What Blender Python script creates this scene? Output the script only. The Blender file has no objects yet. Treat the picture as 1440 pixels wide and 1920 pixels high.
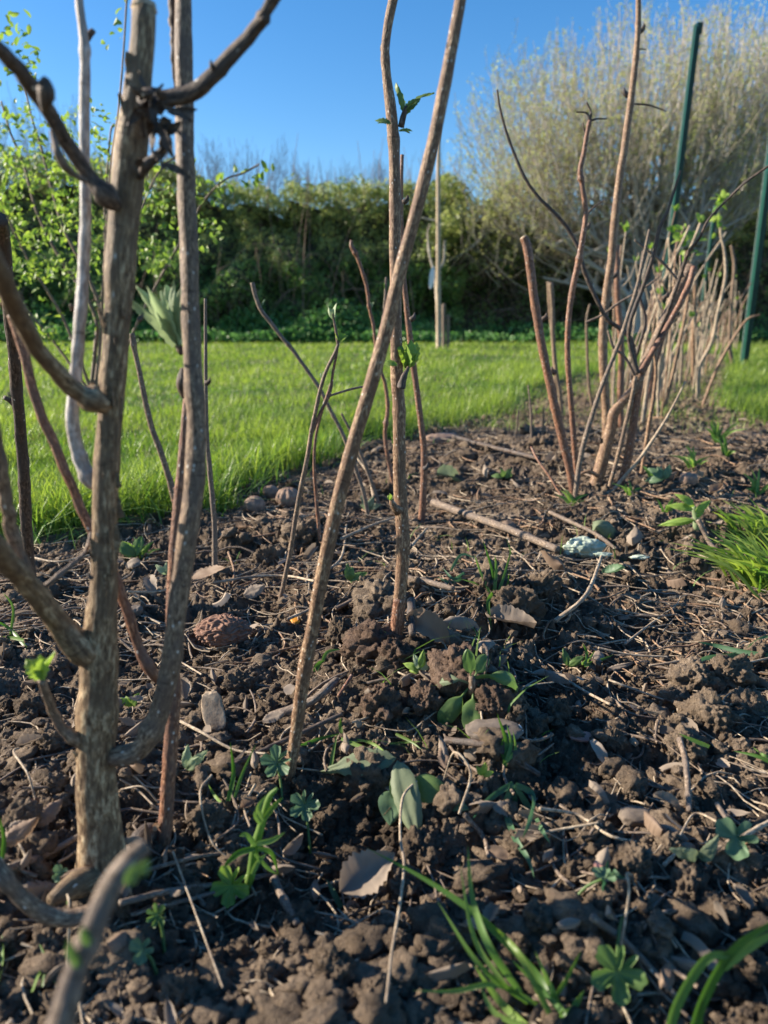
import bpy, bmesh, math, random
import numpy as np
from mathutils import Vector, Matrix

# ------------------------------------------------------------------ camera, sky, sun, exposure
scn = bpy.context.scene
COL = scn.collection
PITCH = math.radians(13.94); CH = 0.28; FPX = 1450.0
cd = bpy.data.cameras.new("camera"); cam = bpy.data.objects.new("camera", cd); COL.objects.link(cam)
cam.location = (0, 0, CH); cam.rotation_euler = (math.pi/2 - PITCH, 0, 0)
cd.sensor_fit = 'VERTICAL'; cd.sensor_height = 36.0; cd.lens = 36.0*FPX/1920.0
cd.clip_start = 0.01; cd.clip_end = 500
cd.dof.use_dof = True; cd.dof.focus_distance = 0.64; cd.dof.aperture_fstop = 9.0
scn.camera = cam
SUN_EL = math.radians(25); SUN_AZ = math.radians(-79)      # azimuth from +Y, negative is to the left
world = bpy.data.worlds.new("World"); scn.world = world; world.use_nodes = True
wn = world.node_tree; wn.nodes.clear()
sky = wn.nodes.new('ShaderNodeTexSky'); sky.sky_type = 'NISHITA'; sky.sun_disc = False
sky.sun_elevation = SUN_EL; sky.sun_rotation = SUN_AZ; sky.altitude = 300
sky.air_density = 1.0; sky.dust_density = 0.3; sky.ozone_density = 3.0
hs = wn.nodes.new('ShaderNodeHueSaturation'); hs.inputs['Hue'].default_value = 0.502; hs.inputs['Saturation'].default_value = 1.3
bg = wn.nodes.new('ShaderNodeBackground'); bg.inputs['Strength'].default_value = 0.079
wo = wn.nodes.new('ShaderNodeOutputWorld')
wn.links.new(sky.outputs[0], hs.inputs['Color']); wn.links.new(hs.outputs[0], bg.inputs['Color']); wn.links.new(bg.outputs[0], wo.inputs['Surface'])
sl = bpy.data.lights.new("sun", 'SUN'); sl.energy = 4.7; sl.angle = math.radians(0.6); sl.color = (1.0, 0.88, 0.73)
so = bpy.data.objects.new("sun", sl); COL.objects.link(so)
sdir = Vector((math.sin(SUN_AZ)*math.cos(SUN_EL), math.cos(SUN_AZ)*math.cos(SUN_EL), math.sin(SUN_EL)))
so.rotation_euler = sdir.to_track_quat('Z', 'Y').to_euler(); so.location = sdir*20
scn.view_settings.view_transform = 'Standard'; scn.view_settings.look = 'None'
scn.view_settings.gamma = 1; scn.view_settings.use_curve_mapping = False; scn.view_settings.exposure = 1.36
scn.render.engine = 'CYCLES'; scn.cycles.max_bounces = 6; scn.cycles.transparent_max_bounces = 6

rng = np.random.default_rng(7); random.seed(7)
CP, SP = math.cos(PITCH), math.sin(PITCH)

# ------------------------------------------------------------------ noise, rays, terrain
def pn(x, y, z, seed=0):
    x = np.asarray(x, float); y = np.asarray(y, float)+0*x; z = np.asarray(z, float)+0*x
    ix = np.floor(x).astype(np.int64); iy = np.floor(y).astype(np.int64); iz = np.floor(z).astype(np.int64)
    fx, fy, fz = x-ix, y-iy, z-iz
    u = fx*fx*fx*(fx*(fx*6-15)+10); v = fy*fy*fy*(fy*(fy*6-15)+10); w = fz*fz*fz*(fz*(fz*6-15)+10)
    def g(dx, dy, dz):
        h = ((ix+dx)*73856093) ^ ((iy+dy)*19349663) ^ ((iz+dz)*83492791) ^ (seed*2654435761)
        h &= 0xffffffff; h ^= h >> 15; h = (h*2246822519) & 0xffffffff; h ^= h >> 13; h = (h*3266489917) & 0xffffffff; h ^= h >> 16
        return ((h & 1023)/511.5-1)*(fx-dx)+(((h >> 10) & 1023)/511.5-1)*(fy-dy)+(((h >> 20) & 1023)/511.5-1)*(fz-dz)
    a = g(0,0,0)*(1-u)+g(1,0,0)*u; b = g(0,1,0)*(1-u)+g(1,1,0)*u
    c = g(0,0,1)*(1-u)+g(1,0,1)*u; d = g(0,1,1)*(1-u)+g(1,1,1)*u
    return (a*(1-v)+b*v)*(1-w)+(c*(1-v)+d*v)*w

def ray(px, py):
    u = (px-720)/FPX; v = -(py-960)/FPX
    return np.array([u, CP+v*SP, -SP+v*CP])
def P(px, py, Y):                                   # the world point at distance Y ahead seen at a pixel of the photo
    d = ray(px, py); t = Y/d[1]
    return np.array([d[0]*t, Y, CH+d[2]*t])
def G0(px, py, z=0.0):
    d = ray(px, py); t = (CH-z)/-d[2]
    return np.array([d[0]*t, d[1]*t, z])

SOIL = [tuple(G0(*p)[:2]) for p in [(0,1005),(90,1012),(150,1000),(300,965),(380,955),(450,925),(540,885),(600,862),(700,832),(780,815),(850,800),(930,782),(985,752),(1010,730),(1120,705),(1180,690),(1225,672),(1300,662),(1345,668),(1372,690),(1360,725),(1345,765),(1440,792)]]
SOIL += [(2.6,1.9),(2.6,-0.8),(-2.2,-0.8),(-2.2,0.78)]
SOIL = np.array(SOIL)
def soil_sd(x, y):                                  # signed distance, positive inside the bed
    x = np.asarray(x, float); y = np.asarray(y, float)
    d2 = np.full(x.shape, 1e9); ins = np.zeros(x.shape, bool); n = len(SOIL)
    for i in range(n):
        ax, ay = SOIL[i]; bx, by = SOIL[(i+1) % n]; ex, ey = bx-ax, by-ay
        t = np.clip(((x-ax)*ex+(y-ay)*ey)/(ex*ex+ey*ey), 0, 1)
        d2 = np.minimum(d2, (x-ax-t*ex)**2+(y-ay-t*ey)**2)
        c = ((ay > y) != (by > y)) & (x < (bx-ax)*(y-ay)/(by-ay+1e-12)+ax); ins ^= c
    return np.where(ins, 1, -1)*np.sqrt(d2)
MOUNDS = []
for (px, py, a, s) in [(940,1150,.026,.085),(700,1300,.020,.06),(850,1330,.018,.05),(1215,1215,-.030,.10),(1370,1310,.022,.07),(1000,1430,.012,.06),
                       (60,1470,.012,.06),(520,1010,.018,.07),(100,1880,-.006,.05),(660,1600,-.016,.035),(480,1680,-.012,.035),(1300,1560,.008,.06),(1150,960,.02,.15),(1300,870,.03,.3),(1000,860,.02,.2)]:
    g = G0(px, py); MOUNDS.append((g[0], g[1], a, s))
def bil(x, y, s, seed): return np.abs(pn(x*s, y*s, 3.3, seed))
def height(x, y):
    x = np.asarray(x, float); y = np.asarray(y, float)
    k = np.clip(soil_sd(x, y)/0.05+0.4, 0, 1); r = np.hypot(x, y)
    h = 0*x
    for (mx, my, a, s) in MOUNDS: h = h+a*np.exp(-((x-mx)**2+(y-my)**2)/(2*s*s))
    wx = x+0.01*pn(x*30, y*30, 1, 11); wy = y+0.01*pn(x*30, y*30, 7, 12)
    f = np.clip(1.6-r/6, 0.2, 1)
    patch = np.clip(0.42+1.8*pn(x*5, y*5, 9, 13), 0.05, .9)
    h = h+0.018*pn(x*7, y*7, 0.5, 1)+patch*(0.013*(bil(wx, wy, 15, 2)-0.22)+0.009*np.tanh(7*pn(wx*21, wy*21, 1.1, 17))+0.006*np.tanh(6*pn(wx*44, wy*44, 3.1, 18)+.4))+0.008*pn(wx*30, wy*30, 1.5, 14)-0.007*bil(x, y, 62, 4)+(.5+patch)*(0.008*pn(x*100, y*100, 1, 15)+0.0025*np.tanh(5*pn(wx*120, wy*120, 8, 19))-0.006*bil(x, y, 185, 16)+0.005*pn(x*300, y*300, 2, 6)+.0012*np.tanh(5*pn(x*250, y*250, 4, 26)))
    lawn = 0.012+0.012*pn(x*3, y*3, 4, 8)+0.03*pn(x*.7, y*.7, 4, 9)*np.clip(r-2, 0, 1)
    return h*k*f+lawn*(1-k)-0.004
def G(px, py):                                      # where a pixel's line of sight meets the ground
    d = ray(px, py); t0 = (CH-0.07)/-d[2]; t1 = (CH+0.06)/-d[2]
    t = np.linspace(t0, t1, 260); x = d[0]*t; y = d[1]*t; z = CH+d[2]*t; hh = height(x, y)
    i = int(np.argmax(z < hh)) if (z < hh).any() else 259
    return np.array([x[i], y[i], hh[i]])

# ------------------------------------------------------------------ mesh building
class MB:
    def __init__(s): s.v=[]; s.l=[]; s.c=[]; s.b=[]; s.t=[]; s.n=0
    def add(s, v, f, bk=None, tint=0.5):
        v = np.asarray(v, float); f = np.asarray(f, np.int64); m = len(v)
        s.v.append(v); s.l.append((f+s.n).ravel()); s.c.append(np.full(len(f), f.shape[1]))
        s.b.append(v.copy() if bk is None else bk); s.t.append(np.broadcast_to(np.asarray(tint, float), (m,)).copy()); s.n += m
    def join(s, v, fl, bk=None, tint=0.5):          # several face arrays over one vertex set
        v = np.asarray(v, float); m = len(v); s.v.append(v)
        for f in fl:
            f = np.asarray(f, np.int64); s.l.append((f+s.n).ravel()); s.c.append(np.full(len(f), f.shape[1]))
        s.b.append(v.copy() if bk is None else bk); s.t.append(np.broadcast_to(np.asarray(tint, float), (m,)).copy()); s.n += m
    def build(s, name, mat, parent=None, base=None, smooth=True):
        v = np.concatenate(s.v); l = np.concatenate(s.l).astype(np.int32); c = np.concatenate(s.c).astype(np.int32)
        b = np.zeros(3) if base is None else np.array(base, float)
        if parent is not None: b = np.array(parent['_w'])
        me = bpy.data.meshes.new(name)
        me.vertices.add(len(v)); me.vertices.foreach_set('co', (v-b).astype(np.float32).ravel())
        me.loops.add(len(l)); me.loops.foreach_set('vertex_index', l)
        me.polygons.add(len(c)); st = np.concatenate([[0], np.cumsum(c)[:-1]]).astype(np.int32)
        me.polygons.foreach_set('loop_start', st)
        me.polygons.foreach_set('use_smooth', np.full(len(c), smooth))
        me.update(calc_edges=True)
        a = me.attributes.new('bk', 'FLOAT_VECTOR', 'POINT'); a.data.foreach_set('vector', np.concatenate(s.b).astype(np.float32).ravel())
        a = me.attributes.new('tint', 'FLOAT', 'POINT'); a.data.foreach_set('value', np.concatenate(s.t).astype(np.float32))
        me.materials.append(mat)
        o = bpy.data.objects.new(name, me); COL.objects.link(o)
        if parent is not None: o.parent = parent
        else: o.location = b
        return o
def tag(o, label=None, cat=None, group=None, kind=None):
    if label: o['label'] = label
    if cat: o['category'] = cat
    if group: o['group'] = group
    if kind: o['kind'] = kind
    return o
EMP = []
def thing(name, loc, label, cat, group=None):
    o = bpy.data.objects.new(name, None); COL.objects.link(o); o.location = tuple(loc); o.empty_display_size = 0.02
    o['_w'] = [float(q) for q in loc]; EMP.append(o)
    return tag(o, label, cat, group)
def single(mb, name, mat, loc, label, cat, group=None):
    return tag(mb.build(name, mat, base=loc), label, cat, group)

def spline(pts, n):
    pts = np.asarray(pts, float); k = len(pts)
    q = np.vstack([2*pts[0]-pts[1], pts, 2*pts[-1]-pts[-2]])
    u = np.linspace(0, k-1-1e-9, n); i = u.astype(int); t = (u-i)[:, None]
    p0, p1, p2, p3 = q[i], q[i+1], q[i+2], q[i+3]
    return 0.5*((2*p1)+(-p0+p2)*t+(2*p0-5*p1+4*p2-p3)*t*t+(-p0+3*p1-3*p2+p3)*t**3)
def tube(mb, pts, rad, sides=10, seg=None, rough=0.05, nodes=(), seed=0, wob=0.0, tint=0.5, cap=True, buds=True, nf=None):
    pts = np.asarray(pts, float); rad = np.broadcast_to(np.asarray(rad, float), (len(pts),))
    L = np.linalg.norm(np.diff(pts, axis=0), axis=1).sum(); rm = max(rad.mean(), 1e-5)
    n = int(np.clip(L/(seg or rm*0.9), 3, 240)); n = max(n, len(pts))
    q = spline(np.column_stack([pts, rad]), n); c = q[:, :3]; r = np.maximum(q[:, 3], 1e-5)
    s = np.concatenate([[0], np.cumsum(np.linalg.norm(np.diff(c, axis=0), axis=1))])
    if wob: c = c+wob*np.column_stack([pn(s*9/(L+1e-6)*1.5, 1, seed+.1, seed+1), pn(s*9/(L+1e-6), 5, seed+.2, seed+2), 0*s])*np.sin(np.pi*s/s[-1])[:, None]
    T = np.gradient(c, axis=0); T /= np.linalg.norm(T, axis=1)[:, None]+1e-12
    ref = np.array([0.3, 1, 0.1]) if abs(T[0][1]) < 0.9 else np.array([1, 0, 0.2])
    A = np.zeros_like(c); a = np.cross(T[0], ref); a /= np.linalg.norm(a)
    for i in range(n):
        a = a-T[i]*np.dot(a, T[i]); a /= np.linalg.norm(a)+1e-12; A[i] = a
    B = np.cross(T, A)
    for nd in nodes:                                  # (position 0..1, swell, length in radii)
        pos, sw, ln = nd[:3]; r = r*(1+sw*np.exp(-((s-pos*s[-1])/(ln*rm))**2)+.5*sw*np.exp(-((s-pos*s[-1]-.5*rm)/(.13*rm))**2)-.35*sw*np.exp(-((s-pos*s[-1]-.9*rm)/(.13*rm))**2))
    th = np.linspace(0, 2*np.pi, sides, endpoint=False); ct, st_ = np.cos(th), np.sin(th)
    if rough:
        w = nf or 0.6/rm
        ox = ct[None, :]*rm*w+seed*7.1; oy = st_[None, :]*rm*w+0*s[:, None]; oz = s[:, None]*w*0.35
        dr = 1+rough*2*pn(ox+0*oz, oy, oz, seed+3)+rough*1.3*pn(2.7*ox+0*oz, 2.7*oy, 2*oz, seed+4)-rough*1.0*(np.abs(pn(4*ox, 4*oy, 1.0*oz, seed+5))-.2)
    else: dr = np.ones((n, sides))
    v = c[:, None, :]+(A[:, None, :]*ct[None, :, None]+B[:, None, :]*st_[None, :, None])*(r[:, None]*dr)[:, :, None]
    bk = np.stack([np.broadcast_to(ct*rm, (n, sides))+seed*0.37, np.broadcast_to(st_*rm, (n, sides)), np.broadcast_to(s[:, None], (n, sides))], axis=2)
    v = v.reshape(-1, 3); bk = bk.reshape(-1, 3)
    i = np.arange(n-1)[:, None]*sides; j = np.arange(sides)[None, :]; j2 = (j+1) % sides
    f = np.stack([i+j, i+j2, i+sides+j2, i+sides+j], axis=2).reshape(-1, 4)
    fl = [f]
    if cap:
        v = np.vstack([v, c[0]-T[0]*r[0]*.2, c[-1]+T[-1]*r[-1]*.15]); bk = np.vstack([bk, bk[0], bk[-1]])
        jj = np.arange(sides)
        fl.append(np.stack([np.full(sides, n*sides), (jj+1) % sides, jj], axis=1))
        fl.append(np.stack([np.full(sides, n*sides+1), (n-1)*sides+jj, (n-1)*sides+(jj+1) % sides], axis=1))
    mb.join(v, fl, bk, tint)
    return c, A, B, r, T
def spikes(mb, c, A, B, r, T, num, ln, w, seed=0, lo=0.0, hi=1.0, out=1.0):   # prickles and bristles of a cane
    R = np.random.default_rng(seed+100); n = len(c)
    i = (lo*(n-1)+R.random(num)*(hi-lo)*(n-1)).astype(int); th = R.random(num)*2*np.pi
    d = A[i]*np.cos(th)[:, None]+B[i]*np.sin(th)[:, None]; tt = -A[i]*np.sin(th)[:, None]+B[i]*np.cos(th)[:, None]
    l = ln*(0.5+R.random(num))[:, None]; b = c[i]+d*r[i][:, None]*0.9
    v = np.stack([b+tt*w, b-tt*w*.5+T[i]*w, b-tt*w*.5-T[i]*w, b+d*l*out+T[i]*l*(R.random(num)[:, None]-.6)*.8], axis=1).reshape(-1, 3)
    k = np.arange(num)[:, None]*4
    f = np.concatenate([k+[0, 1, 3], k+[1, 2, 3], k+[2, 0, 3]])
    mb.add(v, f, None, 0.9)
def frame(d, up):
    d = np.asarray(d, float); d = d/np.linalg.norm(d); up = np.asarray(up, float)
    x = np.cross(d, up); x = x/(np.linalg.norm(x)+1e-9); z = np.cross(x, d)
    return np.column_stack([x, d, z])
def leaf(mb, base, d, up, L, W, kind='ovate', bend=0.3, fold=0.25, serr=0.0, pleat=0.0, curl=0.0, tint=0.5, nu=12, nv=6, seed=0):
    t = np.linspace(0, 1, nu+1); s = np.linspace(-1, 1, nv+1)
    if kind == 'ovate': w = np.sin(np.pi*np.clip(t, 0, 1)**0.8)**0.8
    elif kind == 'lance': w = np.sin(np.pi*t**0.7)**0.9*0.9
    elif kind == 'spoon': w = np.clip(0.13+np.sin(np.pi*np.clip((t-.25)/.75, 0, 1)**.9)**.7, 0, 1)
    else: w = np.sin(np.pi*(0.04+0.92*t))**0.45
    w = np.maximum(w, 0.03)
    if serr: w = w*(1-serr*((t*9) % 1.0))
    U, S = np.meshgrid(t, s, indexing='ij'); Wd = w[:, None]*W/2
    x = S*Wd; z = fold*np.abs(S)*Wd+pleat*L*np.sin((U*9+np.abs(S)*-1.6)*2*np.pi/1.2)*0.5*np.abs(S)
    z = z-curl*L*S*S*0.5*np.sign(1)+0.06*L*pn(U*3+seed, S*1.5, seed*1.3, seed+5)
    x = x*(1-0.25*abs(curl))
    a = bend*U*1.3; y = np.where(abs(bend) > 1e-3, np.sin(a)/(bend*1.3+1e-9), U)*L; zz = -(1-np.cos(a))/(bend*1.3+1e-9)*L
    y = y-z*0+0; v = np.stack([x, y+z*np.sin(a), zz+z*np.cos(a)], axis=2).reshape(-1, 3)
    v = v@frame(d, up).T+np.asarray(base)
    i = np.arange(nu)[:, None]*(nv+1); j = np.arange(nv)[None, :]
    f = np.stack([i+j, i+j+1, i+nv+2+j, i+nv+1+j], axis=2).reshape(-1, 4)
    mb.add(v, f, np.stack([x, U*L, 0*U+seed], axis=2).reshape(-1, 3), tint+0.15*(np.abs(S).reshape(-1)-.5))
def lobed(mb, c, up, R, lobes=5, deep=0.45, tint=0.5, cup=0.2, rot=0.0, seed=0):     # round lobed weed leaf
    nt, nr = 72, 6; th = np.linspace(0, 2*np.pi, nt, endpoint=False)
    gap = np.clip(1-np.exp(-((th-np.pi)/0.16)**2), 0.08, 1)
    rr = R*(1-deep*(0.5+0.5*np.cos(th*lobes))**3)*(1-0.10*(0.5+0.5*np.cos(th*lobes*3)))*gap
    q = np.linspace(0.0, 1, nr+1)[1:]
    v = [[0, 0, 0]]
    for k in q:
        z = cup*R*k*k+0.05*R*np.sin(th*lobes*2)*k+0.12*R*pn(np.cos(th)*1.5*k, np.sin(th)*1.5*k, seed+.5, seed)
        v += list(np.column_stack([rr*k*np.cos(th+rot), rr*k*np.sin(th+rot), z]))
    v = np.array(v); F = frame(np.cross([1, 0.1, 0], up), up); v = v@F.T+np.asarray(c)
    j = np.arange(nt); f3 = np.stack([0*j, 1+j, 1+(j+1) % nt], axis=1)
    f4 = np.concatenate([np.stack([1+k*nt+j, 1+(k+1)*nt+j, 1+(k+1)*nt+(j+1) % nt, 1+k*nt+(j+1) % nt], axis=1) for k in range(nr-1)])
    mb.join(v, [f3, f4], None, tint)
def ribbon(mb, pts, w, up=(0, -0.6, 1), n=14, fold=0.25, tint=0.5, tip=True):         # one grass blade
    c = spline(pts, n); T = np.gradient(c, axis=0); T /= np.linalg.norm(T, axis=1)[:, None]
    X = np.cross(T, np.asarray(up, float)); X /= np.linalg.norm(X, axis=1)[:, None]+1e-9; N = np.cross(X, T)
    t = np.linspace(0, 1, n); ww = (w*(np.clip(1-t**3, 0.02, 1) if tip else 1+0*t)*(0.75+0.25*np.clip(t*5, 0, 1)))[:, None]/2
    v = np.stack([c-X*ww+N*ww*fold, c, c+X*ww+N*ww*fold], axis=1).reshape(-1, 3)
    i = np.arange(n-1)[:, None]*3; j = np.arange(2)[None, :]
    f = np.stack([i+j, i+j+1, i+4+j, i+3+j], axis=2).reshape(-1, 4)
    mb.add(v, f, None, tint)
def blades(mb, base, ht, w, lean, az, tint, k=4):                                     # many blades at once
    n = len(base); t = np.linspace(0, 1, k)[None, :, None]
    dx = np.column_stack([np.cos(az), np.sin(az)])[:, None, :]
    hor = lean[:, None, None]*t**1.8*ht[:, None, None]
    c = np.concatenate([base[:, None, :2]+dx*hor, base[:, None, 2:3]+ht[:, None, None]*(t-0.35*lean[:, None, None]*t**2.2)], axis=2)
    fz = az+np.pi/2+rng.normal(0, .5, n); X = np.column_stack([np.cos(fz), np.sin(fz), 0*fz])[:, None, :]
    ww = w[:, None, None]*np.clip(1-t**2.2, 0.05, 1)/2
    v = np.stack([c-X*ww, c+X*ww], axis=2).reshape(-1, 3)
    b = np.arange(n)[:, None, None]*(2*k)+np.arange(k-1)[None, :, None]*2
    f = (b+np.array([0, 1, 3, 2])[None, None, :]).reshape(-1, 4)
    mb.add(v, f, None, np.repeat(tint, 2*k))
_ico = {}
def ico(n):
    if n not in _ico:
        bm = bmesh.new(); bmesh.ops.create_icosphere(bm, subdivisions=n, radius=1); bm.verts.index_update()
        _ico[n] = (np.array([v.co[:] for v in bm.verts]), np.array([[v.index for v in f.verts] for f in bm.faces])); bm.free()
    return _ico[n]
def clod_shape(sub, seed, crumb=1.0):
    v, f = ico(sub); o = seed*13.7
    d = 1+0.28*pn(v[:,0]*1.1+o, v[:,1]*1.1, v[:,2]*1.1, seed)
    p = v*(1+0.1*pn(v[:,0]*3+o, v[:,1]*3, v[:,2]*3, seed+9)[:, None])
    B = lambda s, k: np.abs(pn(p[:,0]*s+o, p[:,1]*s, p[:,2]*s, seed+k))
    d = d+crumb*(0.36*pn(p[:,0]*1.9+o, p[:,1]*1.9, p[:,2]*1.9, seed+21)+0.30*(B(2.6,1)-.2)-0.22*(B(4.4,2)-.2)+(0.16*pn(p[:,0]*7+o, p[:,1]*7, p[:,2]*7, seed+22)+0.14*(B(9,3)-.2) if sub > 2 else 0)+(0.07*B(17,4)-0.06*B(24,7) if sub > 3 else 0)+(0.05*B(36,5)+0.03*pn(p[:,0]*60+o, p[:,1]*60, p[:,2]*60, seed) if sub > 4 else 0))
    return v*d[:, None], f

# ------------------------------------------------------------------ materials
def mat(name):
    m = bpy.data.materials.new(name); m.use_nodes = True; nt = m.node_tree; nt.nodes.clear()
    o = nt.nodes.new('ShaderNodeOutputMaterial'); b = nt.nodes.new('ShaderNodeBsdfPrincipled')
    nt.links.new(b.outputs[0], o.inputs[0]); b.inputs['Specular IOR Level'].default_value = 0.3
    return m, nt, b, o
def node(nt, t, **k):
    n = nt.nodes.new(t)
    for a, b in k.items():
        if a in n.inputs.keys(): n.inputs[a].default_value = b
        else: setattr(n, a, b)
    return n
def ramp(nt, src, stops):
    r = nt.nodes.new('ShaderNodeValToRGB'); e = r.color_ramp.elements
    while len(e) < len(stops): e.new(0.5)
    for q, (p, c) in zip(e, stops): q.position = p; q.color = (*c, 1) if len(c) == 3 else (c[0],)*3+(1,)
    nt.links.new(src, r.inputs[0]); return r
def mix(nt, fac, a, b, mode='MIX'):
    m = nt.nodes.new('ShaderNodeMix'); m.data_type = 'RGBA'; m.blend_type = mode
    for s, k in ((fac, 0), (a, 6), (b, 7)):
        if hasattr(s, 'links'): nt.links.new(s, m.inputs[k])
        else: m.inputs[k].default_value = s if k == 0 else (*s, 1)
    return m.outputs[2]
def bump(nt, b, src, strength, dist):
    n = node(nt, 'ShaderNodeBump', Strength=strength, Distance=dist); nt.links.new(src, n.inputs['Height']); nt.links.new(n.outputs[0], b.inputs['Normal']); return n
def soil_mat(name, dark, mid, dry, sc=1.0):
    m, nt, b, o = mat(name)
    g = node(nt, 'ShaderNodeNewGeometry')
    n1 = node(nt, 'ShaderNodeTexNoise', Scale=14*sc, Detail=7.0, Roughness=0.65); nt.links.new(g.outputs['Position'], n1.inputs['Vector'])
    n2 = node(nt, 'ShaderNodeTexNoise', Scale=160*sc, Detail=6.0, Roughness=0.7); nt.links.new(g.outputs['Position'], n2.inputs['Vector'])
    n3 = node(nt, 'ShaderNodeTexNoise', Scale=650*sc, Detail=4.0, Roughness=0.7); nt.links.new(g.outputs['Position'], n3.inputs['Vector'])
    vo = node(nt, 'ShaderNodeTexVoronoi', Scale=260*sc); nt.links.new(g.outputs['Position'], vo.inputs['Vector'])
    c = ramp(nt, n1.outputs[0], [(0.30, dark), (0.5, mid), (0.72, dry)])
    c2 = ramp(nt, n2.outputs[0], [(0.3, (.5,.47,.45)), (0.55, (1,1,1)), (0.8, (1.5,1.42,1.3))])
    col = mix(nt, 0.85, c.outputs[0], c2.outputs[0], 'MULTIPLY')
    fl = ramp(nt, vo.outputs['Color'], [(0.93, (0,0,0)), (0.97, (1,1,1))])
    col = mix(nt, fl.outputs[0], col, (.26,.2,.14))
    nt.links.new(col, b.inputs['Base Color'])
    b.inputs['Roughness'].default_value = 0.93; b.inputs['Specular IOR Level'].default_value = 0.18
    ad = node(nt, 'ShaderNodeMath', operation='MULTIPLY_ADD'); nt.links.new(n3.outputs[0], ad.inputs[0]); ad.inputs[1].default_value = 0.45; nt.links.new(n2.outputs[0], ad.inputs[2])
    bump(nt, b, ad.outputs[0], 1.0, 0.0055)
    return m
M = {}
M['soil'] = soil_mat('dug_soil', (.076,.057,.040), (.158,.119,.084), (.285,.222,.160))
M['clod'] = soil_mat('clod_soil', (.086,.064,.045), (.178,.134,.094), (.325,.252,.182))
M['clay'] = soil_mat('reddish_clod', (.085,.056,.040), (.165,.112,.080), (.28,.20,.145))
def bark(name, cols, speck=0.0, rough=0.7, sx=420, patch=None, bmp=0.0012, speckcol=(.6,.56,.48)):
    m, nt, b, o = mat(name)
    a = node(nt, 'ShaderNodeAttribute', attribute_name='bk')
    sx = sx*2.0; mp = node(nt, 'ShaderNodeMapping'); mp.inputs['Scale'].default_value = (1, 1, 0.30); nt.links.new(a.outputs['Vector'], mp.inputs[0])
    n1 = node(nt, 'ShaderNodeTexNoise', Scale=sx, Detail=5.0, Roughness=0.65); nt.links.new(mp.outputs[0], n1.inputs['Vector'])
    mp2 = node(nt, 'ShaderNodeMapping'); mp2.inputs['Scale'].default_value = (1, 1, 0.5); nt.links.new(a.outputs['Vector'], mp2.inputs[0])
    n2 = node(nt, 'ShaderNodeTexNoise', Scale=sx*0.14, Detail=6.0, Roughness=0.7); nt.links.new(mp2.outputs[0], n2.inputs['Vector'])
    c1 = ramp(nt, n1.outputs[0], [(0.38, cols[0]), (0.5, cols[1]), (0.63, cols[2])])
    c2 = ramp(nt, n2.outputs[0], [(0.46, (0,0,0)), (0.54, (1,1,1))])
    col = mix(nt, c2.outputs[0], c1.outputs[0], patch or tuple(0.6*q for q in cols[1]))
    mx = mix(nt, 0.25, col, c1.outputs[0]); col = mx
    mpr = node(nt, 'ShaderNodeMapping'); mpr.inputs['Scale'].default_value = (.25, .25, 1.6); nt.links.new(a.outputs['Vector'], mpr.inputs[0])
    nr_ = node(nt, 'ShaderNodeTexNoise', Scale=sx*.35, Detail=3.0); nt.links.new(mpr.outputs[0], nr_.inputs['Vector'])
    cr = ramp(nt, nr_.outputs[0], [(0.30, (.45,.42,.40)), (0.38, (1,1,1)), (0.66, (1,1,1)), (0.72, (1.35,1.3,1.2))]); col = mix(nt, .8, col, cr.outputs[0], 'MULTIPLY')
    if speck:
        vo = node(nt, 'ShaderNodeTexVoronoi', Scale=sx*0.42); mp3 = node(nt, 'ShaderNodeMapping'); mp3.inputs['Scale'].default_value = (1, 1, 0.6)
        nt.links.new(a.outputs['Vector'], mp3.inputs[0]); nt.links.new(mp3.outputs[0], vo.inputs['Vector'])
        sp = ramp(nt, vo.outputs['Distance'], [(0.12, (1,1,1)), (0.26, (0,0,0))])
        se = node(nt, 'ShaderNodeSeparateColor'); nt.links.new(vo.outputs['Color'], se.inputs[0])
        gt = node(nt, 'ShaderNodeMath', operation='LESS_THAN'); nt.links.new(se.outputs[0], gt.inputs[0]); gt.inputs[1].default_value = speck
        mu = node(nt, 'ShaderNodeMath', operation='MULTIPLY'); nt.links.new(gt.outputs[0], mu.inputs[0]); nt.links.new(sp.outputs[0], mu.inputs[1])
        col = mix(nt, mu.outputs[0], col, speckcol)
    nt.links.new(col, b.inputs['Base Color']); b.inputs['Roughness'].default_value = rough
    ad = node(nt, 'ShaderNodeMath', operation='ADD'); nt.links.new(n1.outputs[0], ad.inputs[0]); nt.links.new(n2.outputs[0], ad.inputs[1])
    bump(nt, b, ad.outputs[0], 0.8, bmp)
    return m
M['trunk'] = bark('peeling_trunk_bark', [(.085,.052,.03),(.25,.165,.09),(.52,.40,.245)], 0.05, 0.62, 260, (.125,.085,.052), .0016)
M['cane'] = bark('tan_cane_bark', [(.095,.052,.030),(.25,.15,.085),(.52,.375,.23)], 0.3, 0.55, 520, (.15,.085,.052), .0008)
M['caned'] = bark('grey_brown_cane_bark', [(.08,.05,.032),(.20,.135,.085),(.40,.29,.19)], 0.22, 0.58, 480, (.13,.09,.066), .0008)
M['red'] = bark('red_brown_bark', [(.09,.036,.020),(.22,.10,.056),(.42,.245,.145)], 0.25, 0.5, 460, (.15,.085,.062), .0008)
M['grey'] = bark('silvery_bark', [(.24,.21,.185),(.42,.385,.35),(.62,.59,.55)], 0.15, 0.6, 260, (.30,.255,.215), .001)
M['darkb'] = bark('dark_bark', [(.035,.025,.019),(.085,.06,.045),(.19,.14,.105)], 0.1, 0.65, 330, (.07,.06,.055), .001)
M['straw'] = bark('dry_stalk', [(.24,.18,.12),(.40,.32,.22),(.60,.51,.38)], 0, 0.75, 500, (.22,.165,.12), .0006)
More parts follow.
